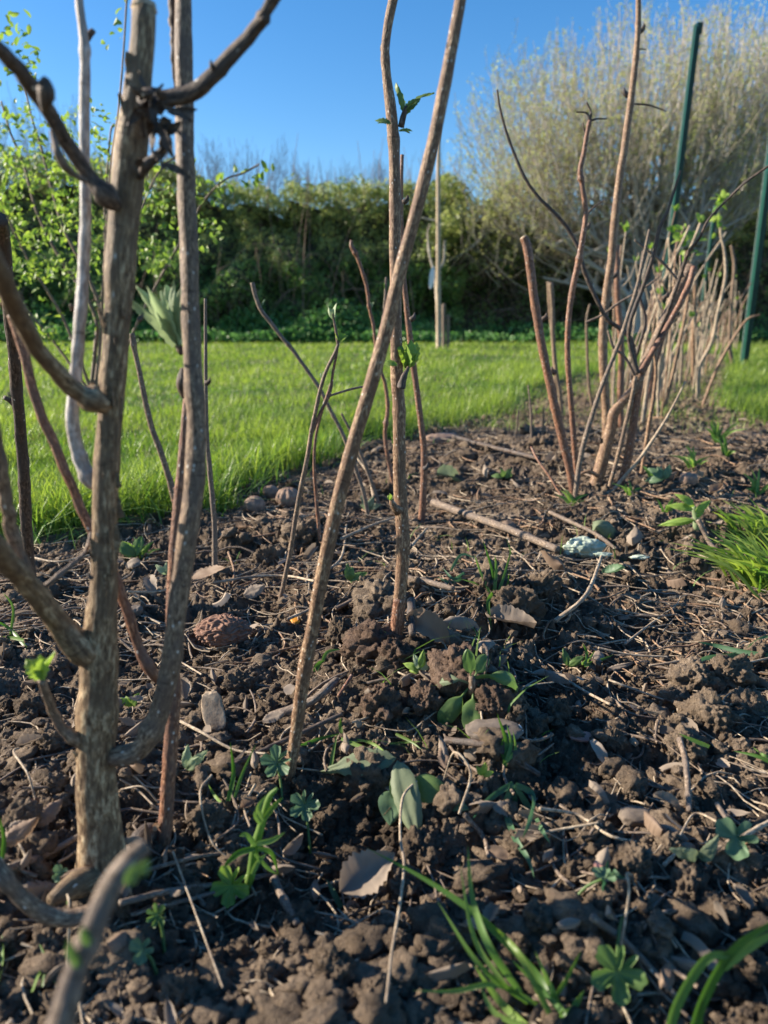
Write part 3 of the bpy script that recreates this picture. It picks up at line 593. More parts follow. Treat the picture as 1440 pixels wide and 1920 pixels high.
def br(name, m, pts, Y0, Y1, **k):
    k.setdefault('wob', .0016); k['nodes'] = list(k.get('nodes', []))+[(.09, .16, 1.0)]; k.setdefault('rough', .10)
    n = len(pts); p = [(q[0], q[1], q[2]*(.6 if i == 0 else 1.12 if i == 1 else 1), Y0+.006*(i == 0)+(Y1-Y0)*(i/(n-1))**2.1) for i, q in enumerate(pts)]
    return stem(bush, name, M[m], p, Y0, Y1, sink=0, **k)
br('branch', 'trunk', [(190,1245,60),(150,1215,54),(112,1172,50),(80,1130,48),(45,1088,46),(8,1045,45),(-40,985,44)], TY, TY-.075, sides=24, seed=8, nodes=[(.45,.1,1.2)])
br('branch', 'caned', [(58,1105,30),(45,1070,30),(30,1020,29),(14,955,28),(3,880,28),(-14,790,28)], TY-.03, TY-.05, sides=18, seed=9)
br('twig', 'twig', [(66,1112,14),(100,1088,11),(135,1058,10),(160,1035,9),(170,1000,7)], TY-.02, TY+.02, sides=10, seed=10, nodes=[(.3,.3,1.5)])
br('branch', 'caned', [(192,1425,34),(225,1418,40),(262,1402,42),(292,1352,42),(314,1280,42),(326,1200,41),(338,1100,41),(352,1000,42),(366,900,42),(368,800,41),(362,690,40),(357,560,39),(353,440,38),(348,300,38),(345,150,37),(344,-30,36)], TY, TY+.055, sides=28, seed=11, prick=120, plen=.0009, nodes=[(.09,.12,.5),(.2,.09,.5),(.52,.06,.8),(.83,.06,.8)])
Wd, _ = br('branch', 'darkb', [(330,165,14),(328,110,14),(325,60,15),(321,-30,16)], TY+.05, TY+.06, sides=12, seed=12)
br('branch', 'darkb', [(262,182,46),(285,190,40),(310,186,38),(340,180,36),(372,168,34),(400,140,33),(432,108,30),(460,76,28),(485,48,28),(500,20,26),(528,-30,26)], TY+.005, TY-.01, sides=20, seed=13, rough=.1, nodes=[(.12,.25,.7),(.5,.15,.5),(.83,.3,.35)])
fray(bush, [(275,185),(290,205),(305,200),(300,225),(312,240),(285,300)], TY-.004, 46, .011, seed=3)
br('broken_twig', 'darkb', [(262,332,22),(275,308,20),(292,296,18),(303,280,14),(302,262,8),(310,245,6)], TY, TY-.01, sides=10, seed=14, rough=.22, nodes=[(.55,.4,1)])
br('branch', 'darkb', [(220,386,40),(203,370,38),(170,335,33),(145,298,31),(118,255,31),(92,210,33),(64,170,34),(36,132,33),(4,98,33),(-40,55,32)], TY, TY-.07, sides=20, seed=15, nodes=[(.1,.1,1)])
br('bud_spur', 'darkb', [(82,205,24),(86,180,30),(84,160,30),(76,150,22)], TY-.045, TY-.047, sides=14, seed=16, rough=.15)
br('branch', 'twig', [(96,245,10),(110,290,18),(130,320,16),(160,340,10)], TY-.035, TY-.02, sides=12, seed=17)
br('branch', 'trunk', [(205,762,46),(180,752,42),(150,737,38),(120,712,36),(92,680,37),(62,640,38),(36,592,40),(12,540,42),(-30,450,44)], TY, TY-.085, sides=22, seed=18, nodes=[(.1,.2,.6),(.24,.14,.5)])
br('branch', 'grey', [(192,915,30),(172,902,30),(155,872,31),(142,835,29),(136,790,28),(138,745,27),(143,690,26),(148,620,26),(154,550,26),(158,480,24),(160,400,23),(159,300,22),(159,190,22),(160,110,21),(156,60,19),(149,10,17),(146,-30,17)], TY+.01, TY+.03, sides=22, seed=19, nodes=[(.05,.15,.8),(.42,.14,.7),(.87,.2,.7)])
br('bud_spur', 'darkb', [(160,78,14),(168,66,13),(176,56,11)], TY+.03, TY+.03, sides=10, seed=20, rough=.12)
br('bud_spur', 'darkb', [(148,585,9),(138,580,9),(133,572,7)], TY+.025, TY+.02, sides=8, seed=21, rough=.15)
br('branch', 'red', [(305,1288,17),(284,1258,21),(262,1219,21),(240,1150,21),(218,1085,21),(190,1030,20),(162,978,20),(140,922,20),(122,878,20),(100,830,20),(82,790,20),(66,745,20),(52,690,20),(38,640,20),(22,590,20)], TY+.035, TY+.04, sides=18, seed=22, prick=60, plen=.0009, nodes=[(.12,.12,.7)])
br('branch', 'caned', [(155,1393,34),(138,1385,26),(118,1365,22),(100,1335,20),(88,1305,19),(78,1275,17)], TY-.005, TY-.02, sides=16, seed=23)
sprout(bush, P(78,1274,TY-.02), (-.15,-.1,1), 4, .013, .010, 'sprout', spread=.55, seed=1, serr=.4, name='leaf_bud')
sprout(bush, P(334,648,TY+.045), (-.35,-.1,1), 8, .034, .0075, 'silver', spread=.36, seed=2, serr=.3, pleat=.03, bend=.5, name='leaf_bud')
mb = MB(); tube(mb, [P(344,662,TY+.045), P(338,655,TY+.045), P(332,646,TY+.045)], [.002,.002,.0014], 8); mb.build('bud_spur', M['darkb'], bush)
mb = MB(); tube(mb, [P(346,745,TY+.055), P(341,720,TY+.052), P(343,690,TY+.054)], [.0014,.003,.0012], 8); mb.build('bud_spur', M['darkb'], bush)
br('branch', 'caned', [(-30,1596,32),(0,1636,34),(30,1672,34),(62,1702,35),(98,1720,35),(140,1720,34),(175,1708,32)], TY-.06, TY-.05, sides=18, seed=24)

# blurred budding twig close to the lens
t = thing('budding_twig', P(120, 1915, .15), 'blurred budding twig very close at the bottom left corner', 'twig')
stem(t, 'twig', M['twig'], [(95,1990,60),(120,1900,56),(140,1830,52),(168,1760,50),(190,1700,50),(215,1650,50),(245,1612,44),(275,1585,34)], .150, .172, sides=14, seed=25, sink=0, rough=.1, nodes=[(.5,.2,.5)])
for (px, py, dx, l, w_) in [(150,1815,-.25,.011,.004),(168,1772,-.2,.007,.004),(238,1660,.5,.009,.0045),(262,1640,.6,.006,.004)]:
    mb = MB(); leaf(mb, P(px, py, .155), (dx, -.1, 1), (0, -1, .3), l*.8, w_*.7, 'ovate', .2, .4, 0, 0, 0, .5); mb.build('bud', M['leafg'], t)

# --- single canes
t, W = cane('raspberry_cane', 'long smooth tan cane leaning right across the middle to the top edge', 'cane', None, 'cane', [(541,1462,25),(548,1420,25),(556,1370,26),(566,1290,28),(574,1240,30),(586,1180,28),(600,1100,29),(616,1020,30),(634,940,30),(652,870,30),(672,800,29),(690,740,30),(710,670,30),(727,605,29),(740,550,28),(752,500,28),(766,450,26),(783,385,26),(802,310,28),(818,240,27),(832,170,27),(846,95,26),(858,30,25),(870,-40,25)], Y1=.42, sides=26, seed=31, prick=420, plen=.0016, hi=.35, nodes=[(.14,.12,.8),(.6,.07,.7)], rough=.045)
t, W = cane('raspberry_cane', 'upright speckled cane in the middle with a leafy sprout halfway and red brown foot', 'cane', None, 'cane', [(738,1212,30),(744,1180,28),(748,1140,26),(753,1080,27),(756,1020,29),(753,960,28),(749,900,27),(749,840,26),(748,770,26),(744,700,27),(743,640,26),(742,560,25),(741,470,25),(741,380,26),(740,320,24),(738,260,24),(733,205,24),(726,150,20),(722,100,18),(727,50,19),(738,-5,20),(746,-40,20)], sides=26, seed=32, prick=620, plen=.0014, hi=.5, nodes=[(.22,.14,.6),(.36,.12,.5),(.42,.14,.5),(.8,.16,.7),(.9,.12,.8)], rough=.05)
Yc = W[5][1]
stem(t, 'lower_stem', M['red'], [(737,1216,32),(743,1182,29.5),(747,1145,27.5),(750,1120,26.5)], Yc-.0005, sides=20, seed=33, prick=200, plen=.0014)
sprout(t, P(765,690,Yc-.003), (.1,-.1,1), 5, .019, .015, 'sprout', spread=.38, seed=5, name='leaf_bud')
sprout(t, P(745,684,Yc-.012), (-.9,-.1,.25), 2, .012, .006, 'sprout', spread=.2, seed=6, name='leaf_bud')
mb = MB(); tube(mb, [P(752,728,Yc-.01), P(758,706,Yc-.01), P(766,688,Yc-.006)], [.0030,.0022,.0010], 10, rough=.25, seed=3, seg=.001); mb.build('bud_spur', M['darkb'], t)
mb = MB(); tube(mb, [P(749,960,Yc-.01), P(738,948,Yc-.012), P(733,938,Yc-.014)], [.004,.003,.0014], 10, rough=.25, seed=4); mb.build('bud_spur', M['cane'], t)
sprout(t, P(733,938,Yc-.014), (-.3,-.1,1), 2, .006, .004, 'sprout', spread=.3, seed=7, name='leaf_bud')
mb = MB(); tube(mb, [P(752,238,Yc), P(757,215,Yc), P(763,198,Yc)], [.0022,.002,.001], 8, seg=.002); mb.build('bud_spur', M['darkb'], t)
sprout(t, P(760,210,Yc), (.25,-.1,1), 4, .022, .009, 'leafg', spread=.8, seed=8, name='leaf_bud')
sprout(t, P(733,232,Yc-.01), (-1,-.1,.2), 2, .012, .006, 'leafg', spread=.35, seed=9, name='leaf_bud')
sprout(t, P(748,246,Yc-.01), (1,-.1,.05), 2, .009, .005, 'leafg', spread=.35, seed=10, name='leaf_bud')
t, W = cane('raspberry_cane', 'slim brown cane standing just right of the upright speckled cane', 'cane', None, 'red', [(790,978,14),(794,920,15),(795,850,14),(789,790,13),(780,720,13),(773,672,14),(765,600,12),(757,520,11),(753,440,10),(752,360,9),(754,290,8)], sides=16, seed=34, prick=200, plen=.0016, hi=.6)
sprout(t, P(772,672,W[5][1]), (-.3,0,1), 2, .014, .007, 'sprout', spread=.3, seed=60, name='leaf_bud')
t, W = cane('raspberry_cane', 'dark brown cane with prickles rising behind the curved side branch of the forked bush', 'cane', None, 'red', [(306,1590,30),(312,1520,30),(317,1440,30),(322,1370,30),(326,1300,29),(323,1220,25),(322,1140,24),(326,1050,23),(333,960,22),(341,870,20),(348,790,19),(354,690,17)], Y1=.42, sides=20, seed=35, prick=420, plen=.0014, hi=.8)
t, W = cane('raspberry_cane', 'dark cane at the left edge ending in a blunt knob behind the peeling branch', 'cane', None, 'darkb', [(58,1085,22),(52,1020,23),(48,950,24),(44,880,24),(38,800,24),(32,740,25),(26,660,25),(18,590,26),(12,520,28),(6,450,30),(0,410,30)], Y1=.50, sides=18, seed=36, rough=.09)
mb = MB(); tube(mb, [P(34,760,W[4][1]), P(22,752,W[4][1]-.005), P(8,745,W[4][1]-.01)], [.004,.003,.0024], 8, rough=.3); mb.build('bud_spur', M['darkb'], t)
t, W = cane('raspberry_cane', 'thin grey brown cane curving left behind the thick trunk in front of the lawn', 'cane', None, 'caned', [(338,985,14),(322,915,14),(312,880,13),(298,838,13),(284,800,12),(272,750,12),(262,700,11),(252,655,11),(247,625,13)], sides=14, seed=37, nodes=[(.95,.3,1)])
t, W = cane('raspberry_cane', 'thin pale cane foot beside the tall branch among leaves at the lawn edge', 'cane', None, 'twig', [(403,1082,13),(403,1030,12),(402,985,11),(398,930,11),(393,880,11),(388,820,9),(386,720,8),(385,560,6)], sides=12, seed=38)
t, W = cane('raspberry_cane', 'thin grey shoot left of the leaning cane with green tip buds and a fork', 'cane', None, 'caned', [(524,1132,10),(534,1085,10),(545,1030,10),(556,960,10),(566,905,10),(577,855,10),(583,815,10),(592,770,9),(602,725,8),(614,690,8),(628,662,8),(634,645,7)], sides=12, seed=39, nodes=[(.7,.2,1)])
Yf = W[4][1]
stem(t, 'side_shoot', M['red'], [(585,812,7),(600,775,7),(618,738,7),(624,700,6),(630,668,6),(634,640,6)], Yf, sides=10, seed=40, sink=0)
stem(t, 'side_shoot', M['caned'], [(634,648,7),(630,620,6),(627,605,5),(624,588,4)], Yf, sides=10, seed=41, sink=0)
stem(t, 'side_shoot', M['twig'], [(618,742,5),(640,735,5),(665,728,5),(700,722,4)], Yf, Yf+.03, sides=8, seed=42, sink=0)
sprout(t, P(626,600,Yf), (-.15,0,1), 3, .016, .007, 'silver', spread=.3, seed=11, name='leaf_bud', serr=.1)
sprout(t, P(637,640,Yf), (.4,-.1,1), 3, .013, .010, 'sprout', spread=.5, seed=12, name='leaf_bud')
sprout(t, P(604,712,Yf), (0,0,1), 2, .011, .003, 'silver', spread=.25, seed=13, name='leaf_bud', serr=0)
t, W = cane('raspberry_cane', 'thin reddish shoot standing between the forked grey shoot and the leaning cane', 'cane', None, 'red', [(600,1015,8),(596,970,8),(592,920,8),(589,870,7),(592,820,6),(604,770,6),(622,715,5)], sides=10, seed=43)
t, W = cane('raspberry_cane', 'thin wavy shoot leaning far left with a blunt tip against the hedge', 'cane', None, 'twig', [(690,968,9),(682,925,9),(668,882,9),(655,845,9),(640,808,8),(620,770,8),(600,730,8),(580,700,8),(560,672,8),(548,655,9),(528,632,8),(508,605,9),(490,582,9),(480,558,9),(473,530,10)], sides=12, seed=44, nodes=[(.45,.2,1),(.75,.2,1)])
sprout(t, P(492,572,W[-3][1]), (.1,0,1), 1, .010, .005, 'silver', seed=14, name='leaf_bud', serr=0)
t, W = cane('raspberry_cane', 'thin knobbly shoot left of the upright cane with dark crooked tip', 'cane', None, 'red', [(738,912,9),(728,860,9),(722,815,9),(727,765,9),(722,720,8),(712,690,8),(705,655,7),(700,610,7),(692,575,7),(688,540,8),(678,505,8),(668,478,9),(659,462,9),(659,450,6)], sides=12, seed=45, nodes=[(.3,.3,1),(.75,.4,1),(.95,.4,1)], rough=.14)
sprout(t, P(696,580,W[8][1]), (-.1,0,1), 4, .014, .004, 'silver', spread=.35, seed=15, name='leaf_bud', serr=0)
stem(t, 'side_shoot', M['twig'], [(712,640,6),(718,600,6),(722,560,6),(724,520,5)], W[8][1], sides=8, seed=46, sink=0)
sprout(t, P(724,545,W[8][1]), (0,0,1), 4, .020, .008, 'leafg', spread=.3, seed=16, name='leaf_bud', serr=.1)
t, W = cane('raspberry_cane', 'short thin brown cane stub in the litter behind the leaning cane', 'cane', None, 'twig', [(712,955,9),(700,915,9),(682,865,8),(660,815,6),(640,775,5)], sides=10, seed=47, prick=40)

# --- the stake and distant sapling
def gp(px, Y): x = (px-720)/FPX*Y*CP; return np.array([x, Y, 0.0])
t = thing('plant_stake', P(822, 652, 7.6)*[1,1,0], 'tall pale straight stake with a white tag in front of the hedge', 'stake')
stem(t, 'pole', M['pith'], [(823,655,11),(822,560,11),(822,420,10),(822,300,9),(824,238,8)], 7.6, sides=8, seed=51, rough=.02)
mb = MB(); leaf(mb, P(812,500,7.58), (-.1,0,-1), (0,-1,0), .20, .05, 'oblong', .1, .1, tint=.5); mb.build('tag', M['white'], t)
t = thing('young_sapling', P(815, 650, 7.65)*[1,1,0], 'small leafless sapling with two curved shoots tied beside the stake', 'sapling')
for q, pts in enumerate([[(820,655,6),(820,590,6),(816,520,6),(806,480,5),(802,440,4),(806,420,3)], [(818,560,5),(822,510,5),(832,490,5),(834,450,4)], [(818,470,4),(822,420,4),(808,412,4),(788,408,3)]]):
    stem(t, 'shoot', M['barel'], pts, 7.62, sides=6, seed=q, sink=0)
for q, (px, h) in enumerate([(832, 570), (840, 590)]):
    mb = MB(); tube(mb, [P(px, 652, 7.8), P(px, h, 7.8)], .018, 6, rough=.1); single(mb, 'short_stake', M['twig'], P(px, 652, 7.8)*[1,1,0], ['short grey stake touching the right side of the tall pale stake', 'shortest grey stake right of the tall pale stake'][q], 'stake', 'short stakes by the tall stake')
#@@RIGHT
# ------------------------------------------------------------------ the right hand bush
gr_ = G(1125, 905); RY = gr_[1]
rb = thing('fruit_bush', gr_, 'many stemmed bush at the right with a pale stout foot and dark crossing branches', 'bush')
def rs(name, m, pts, Y0=None, Y1=None, sink=.02, **k):
    if Y0 is None: Y0 = gY(pts[0][0], pts[0][1]) if sink else RY
    return stem(rb, name, M[m], pts, Y0, Y0 if Y1 is None else Y1, sink=sink, sides=k.pop('sides', 14), **k)
rs('stem', 'cane', [(1118,905,28),(1128,870,26),(1138,830,24),(1146,800,22),(1152,772,23),(1172,748,19),(1190,728,22),(1199,705,22)], RY, seed=61, nodes=[(.5,.08,1)], rough=.07)
rs('branch', 'caned', [(1199,708,18),(1215,668,20),(1232,632,20),(1250,590,19),(1268,548,19),(1284,518,20),(1296,500,20)], RY, RY+.03, sink=0, seed=62, rough=.14, nodes=[(.95,.2,1)])
rs('branch', 'red', [(1200,700,12),(1222,662,12),(1246,622,12),(1270,578,12),(1290,538,13),(1302,500,13)], RY-.02, RY+.0, sink=0, seed=63, rough=.12)
rs('stem', 'red', [(1160,915,15),(1172,880,18),(1182,830,18),(1190,780,17),(1196,735,16),(1200,700,16)], RY+.0, seed=64, rough=.1)
rs('stem', 'caned', [(1145,905,9),(1160,850,9),(1172,800,9),(1184,750,9),(1192,705,8)], RY-.03, seed=65)
rs('stem', 'red', [(1075,925,16),(1068,880,17),(1056,830,18),(1042,770,18),(1030,715,18),(1016,650,18),(1008,600,18),(1000,550,18),(994,500,19),(988,460,18),(982,445,17)], seed=66, nodes=[(.38,.14,.7),(.75,.1,.7)], prick=60, cut=True)
rs('stem', 'red', [(1083,915,11),(1078,850,12),(1072,770,12),(1066,700,12),(1064,640,12),(1068,580,12),(1076,530,13),(1085,490,13),(1092,450,12),(1098,400,11),(1092,350,10),(1088,320,11),(1095,285,10),(1101,250,9),(1106,226,8)], seed=67, nodes=[(.66,.25,.8),(.86,.35,.8),(.99,.3,.8)], prick=60)
RT = RY-.03
for q, pts in enumerate([[(1106,228,6),(1100,212,4),(1080,210,3)], [(1106,226,6),(1108,210,4),(1100,192,4)], [(1108,226,5),(1120,223,4),(1138,223,3)], [(1098,250,5),(1094,238,4),(1093,230,3)], [(1098,405,5),(1112,390,4),(1132,376,3)]]):
    rs('twig', 'darkb', pts, RT, sink=0, seed=70+q, sides=7)
rs('stem', 'twig', [(1078,935,10),(1085,880,11),(1095,830,11),(1110,780,10),(1128,725,9),(1150,670,9),(1166,628,9),(1178,590,8),(1194,540,8),(1205,490,7),(1218,430,6)], seed=75, nodes=[(.4,.2,1)])
rs('branch', 'darkb', [(932,168,4),(938,205,5),(950,250,6),(965,290,6),(985,335,7),(1010,370,7),(1040,400,8),(1065,430,8),(1086,470,8),(1096,510,9),(1118,560,9),(1138,598,9),(1160,615,9),(1184,640,10),(1192,700,11)], RY-.03, RY, sink=0, seed=76)
rs('branch', 'darkb', [(1196,700,10),(1180,640,9),(1183,600,9),(1205,540,9),(1225,480,9),(1236,430,8),(1252,395,6),(1276,320,5)], RY-.03, RY-.06, sink=0, seed=77)
rs('branch', 'darkb', [(1228,640,8),(1250,590,7),(1275,520,8),(1290,475,8),(1310,448,6),(1330,410,5),(1370,368,5),(1400,340,5),(1450,305,5)], RY-.01, RY-.12, sink=0, seed=78)
rs('branch', 'twig', [(1272,530,8),(1262,515,6),(1240,490,6),(1215,470,5),(1190,450,4)], RY-.03, sink=0, seed=79)
rs('branch', 'twig', [(1190,705,7),(1172,670,6),(1150,650,6),(1140,620,5)], RY-.02, sink=0, seed=80)
rs('branch', 'darkb', [(1150,770,9),(1180,740,9),(1186,690,8),(1198,650,7),(1210,600,7),(1200,555,6),(1202,500,6),(1206,470,6)], RY+.02, sink=0, seed=81)
rs('twig', 'twig', [(1280,520,7),(1277,500,7),(1276,478,5)], RY-.02, sink=0, seed=82, sides=8)
rs('twig', 'twig', [(1098,605,5),(1130,590,5),(1160,568,5),(1200,545,4),(1235,520,3)], RY+.04, sink=0, seed=83, sides=7)
rs('stem', 'straw', [(1150,920,7),(1170,895,7),(1195,866,7),(1215,838,7),(1240,800,6),(1262,762,5),(1285,715,4)], seed=84, nodes=[])
rs('stem', 'cane', [(1205,875,9),(1212,830,9),(1218,790,9),(1226,740,8),(1230,690,7),(1222,640,6)], RY+.08, seed=85)
rs('stem', 'red', [(1070,948,5),(1050,925,5),(1028,890,5),(1008,862,5),(996,838,5)], gY(1070, 948), gY(1070, 948)+.08, seed=86, sides=8)
rs('dry_root', 'cane', [(1120,892,9),(1105,884,8),(1088,888,6)], RY-.01, sink=0, seed=87, sides=8)
t, W = cane('raspberry_cane', 'tallest straight cane at the right rising out of the top of the picture', 'cane', None, 'cane', [(1134,842,14),(1137,790,18),(1135,740,18),(1131,680,19),(1131,620,19),(1136,560,18),(1146,490,17),(1151,430,17),(1161,340,16),(1172,270,15),(1184,180,14),(1192,110,13),(1196,60,12),(1197,-30,11)], sides=16, seed=90, nodes=[(.55,.06,1),(.86,.14,.6),(.92,.12,.5)], prick=60, plen=.002)
YT = W[4][1]
for q, pts in enumerate([[(1190,195,4),(1215,197,4),(1235,203,3),(1250,209,2)], [(1194,95,4),(1203,92,3),(1212,93,2)]]): stem(t, 'twig', M['darkb'], pts, YT, sides=7, seed=q, sink=0)
t, W = cane('raspberry_cane', 'reddish cane standing tight behind the tallest cane at the right', 'cane', None, 'red', [(1165,800,12),(1163,740,13),(1165,680,13),(1163,620,13),(1158,560,13),(1157,500,12),(1156,460,11)], sides=12, seed=91)
t, W = cane('raspberry_cane', 'two thin grey cane stubs standing together left of the many stemmed bush', 'cane', None, 'caned', [(1053,790,8),(1050,740,9),(1042,690,9),(1037,630,9),(1036,580,9),(1033,530,11)], sides=12, seed=92)
stem(t, 'side_shoot', M['caned'], [(1041,790,7),(1041,720,7),(1036,640,7),(1030,570,7),(1028,528,7)], W[2][1]+.02, sides=8, seed=93, sink=.01)
for q, (pts, lb) in enumerate([([(997,828,6),(996,790,5),(994,755,4),(990,722,3)], 'thin stub with a bud tip left of the red brown cane, on the soil edge'), ([(1018,812,5),(1019,785,5),(1019,765,4)], 'short brown stub in the soil just right of the thin bud tipped stub'), ([(967,820,5),(970,800,4),(972,768,3)], 'tiny dark stub at the soil edge left of the thin bud tipped stub'), ([(1112,770,7),(1104,720,6),(1101,660,6),(1100,600,5),(1106,570,4)], 'thin knobbly cane on the lawn edge between the branched stem and tallest cane')]):
    t, W = cane('cane_stub', lb, 'cane stub', None, ['twig','cane','darkb','caned'][q], pts, sides=8, seed=95+q)

# far row of canes
R = np.random.default_rng(61); k = 0
rowlab = {0: ('short pruned tan cane in the near end of the far cane row', 'pruned canes at the near end of the far row'), 1: ('thin pruned tan cane in the middle of the far cane row', 'pruned canes in the middle of the far row'), 2: ('tiny distant pruned cane at the far end of the cane row', 'pruned canes at the far end of the row')}
for q in range(105):
    u = (q+R.random()*.8)/105; z = 0 if u < .34 else 1 if u < .7 else 2
    by = 790-150*u**.75+R.uniform(-8, 8); bx = 1215+140*u+R.uniform(-52, 52)-(30 if by > 740 else 0); g = G0(bx, by); Y = g[1]
    h = R.uniform(.30, .62)*(1 if Y < 4 else 1.05); ln = R.normal(.03, .09); d = Y*CP
    if R.random() < .25: h *= .6
    r0 = R.uniform(.0022, .0042)*(1+.12*(Y-2)); pts = np.array([[g[0], Y, -.02], [g[0]+ln*h*.3, Y+R.normal(0, .02), h*.35], [g[0]+ln*h*.8+R.normal(0, .012), Y, h*.7], [g[0]+ln*h*1.6, Y+R.normal(0, .02), h]])
    mt = M[['straw', 'straw', 'straw', 'caned', 'cane', 'straw', 'cane'][R.integers(7)]]
    t = thing('raspberry_cane', g, rowlab[z][0], 'cane', rowlab[z][1])
    mb = MB(); tube(mb, pts, [r0*1.1, r0, r0*.95, r0*.85], 7, seg=.02, rough=.1, seed=q, wob=.004, nodes=[(R.random(), .3, 1.5), (R.random(), .25, 1.5)]); mb.build('cane', mt, t)
    if R.random() < .45:
        a = pts[2]; s = R.choice([-1, 1]); mb = MB(); tube(mb, [a, a+[s*.03, 0, .03], a+[s*.05, 0, .10]], [r0*.6, r0*.5, r0*.35], 5, seg=.02, rough=.1); mb.build('side_shoot', mt, t)
    if R.random() < .35: sprout(t, pts[3], (0, 0, 1), 3, .03, .018, 'sprout', spread=.5, seed=q, name='leaf_bud', serr=.2)
for q, (pts, Y, lfs, lb) in enumerate([
    ([(1308,745,8),(1312,690,8),(1335,640,8),(1345,590,7),(1360,520,7),(1358,470,6),(1352,440,6),(1350,395,5)], 2.9, [(1350,380,9,.05),(1345,405,6,.04),(1352,425,4,.03)], 'tall wavy cane with bright leaf tufts near the middle green post'),
    ([(1245,770,8),(1262,700,8),(1275,640,7),(1290,560,7),(1292,500,6),(1285,470,5)], 2.6, [(1275,432,8,.045),(1290,450,7,.045),(1300,475,6,.04),(1284,480,4,.03)], 'leaning cane with bright young leaves behind the dark forked branch'),
    ([(1300,720,9),(1300,640,9),(1303,560,9),(1304,500,8)], 3.0, [], 'thick upright tan cane under the bright leaves'),
    ([(1245,730,10),(1240,660,10),(1236,600,10),(1224,545,10)], 3.1, [], 'stout pale cane left of the leaning green post foot'),
    ([(1375,690,8),(1368,640,8),(1372,560,7),(1377,500,7),(1371,460,5)], 4.2, [], 'tall thin cane left of the right hand green post'),
    ([(1318,760,7),(1345,690,7),(1372,640,6),(1400,600,5),(1425,590,4)], 2.8, [], 'slanting cane leaning right toward the right hand green post'),
    ([(1205,790,9),(1225,700,9),(1245,630,8),(1262,560,7),(1285,500,6),(1290,470,5)], 2.3, [], 'long slanting brown cane right of the stout pale foot')]):
    g = P(pts[0][0], pts[0][1], Y); g = G0(pts[0][0], pts[0][1]); Yq = g[1]
    t = thing('raspberry_cane', g, lb, 'cane', None); stem(t, 'cane', M[['straw','cane','cane','straw','caned','cane','red'][q]], pts, Yq, sides=9, seed=110+q, rough=.1)
    if lfs:
        mb = MB(); RR = np.random.default_rng(q)
        for (lx, ly, n, l) in lfs:
            for w_ in range(n): leaf(mb, P(lx, ly, Yq)+RR.normal(0, .010, 3), RR.normal(0, 1, 3)+[0, 0, .4], RR.normal(0, .5, 3)+[0, -.3, .8], l*RR.uniform(.5, 1), l*.55, 'ovate', .5, .3, .2, .02, 0, RR.random(), 6, 4, w_)
        mb.build('leaves', M['sprout'], t)

# green steel posts: angle section, notched top, row of holes
def post(top, foot, Yb, w, label, holes=(), notch=True):
    a = P(foot[0], foot[1], Yb); a = G0(*foot); Yb = a[1]; b = P(top[0], top[1], Yb-.06)
    t = thing('steel_post', a, label, 'post', 'green steel fence posts'); d = b-a; L = np.linalg.norm(d); d /= L; x = np.array([1., 0, 0]); x -= d*x@d; x /= np.linalg.norm(x); n = np.cross(x, d)
    W = .8*w*Yb*CP/FPX; th = .0035
    def slab(o, ux, uy, wx, wy, z0, z1, m, nm, topcut=0.0):
        v = []
        for zz in (z0, z1):
            for (p, q) in ((0, 0), (wx, 0), (wx, wy), (0, wy)): v.append(o+ux*p+uy*q+d*(zz-(topcut*p/wx if zz == z1 else 0)))
        mb = MB(); mb.add(np.array(v), [[0,1,2,3],[7,6,5,4],[0,4,5,1],[1,5,6,2],[2,6,7,3],[3,7,4,0]]); return mb.build(nm, m, t, smooth=False)
    o = a-x*W/2
    slab(o, x, n, W, th, -.15, L, M['post'], 'front_flange', .012)
    slab(o-n*th*0+n*(th+.0002), x, n, th, W*.8, -.15, L, M['post'], 'side_flange')
    slab(o-x*.0036, x, n, .0034, th*1.5, -.15, L-.004, M['hole'], 'pale_edge')  # paler strip down the left edge of the post
    if notch:
        slab(o+x*W*.72+d*L, x, n, W*.5, th, -.035, .002, M['post'], 'hook'); slab(o+x*W*.45+d*L, x, n, W*.77, th*1.3, -.006, .010, M['post'], 'hook')
    for h in holes:
        c = o+x*W*.5-n*.0012+d*L*h; mb = MB(); a_ = np.linspace(0, 2*np.pi, 16, endpoint=False); v = np.concatenate([c+x*np.cos(a_)[:, None]*.006+d*np.sin(a_)[:, None]*.008, c+n*.0008+x*np.cos(a_)[:, None]*.006+d*np.sin(a_)[:, None]*.008])
        j = np.arange(16); mb.add(np.vstack([v, c[None]]), np.stack([0*j+32, j, (j+1) % 16], axis=1)); mb.build('rivet_hole', M['hole'], t)
post((1308,47), (1225,716), 4.0, 15, 'tall leaning dark green post with hooked top against the pale willow', (.815, .60, .25))
post((1452,240), (1395,684), 5, 19, 'green post at the right edge cut by the picture border', (), False)
post((1342,385), (1305,668), 6, 9, 'short distant green post between the two larger green posts', (), False)

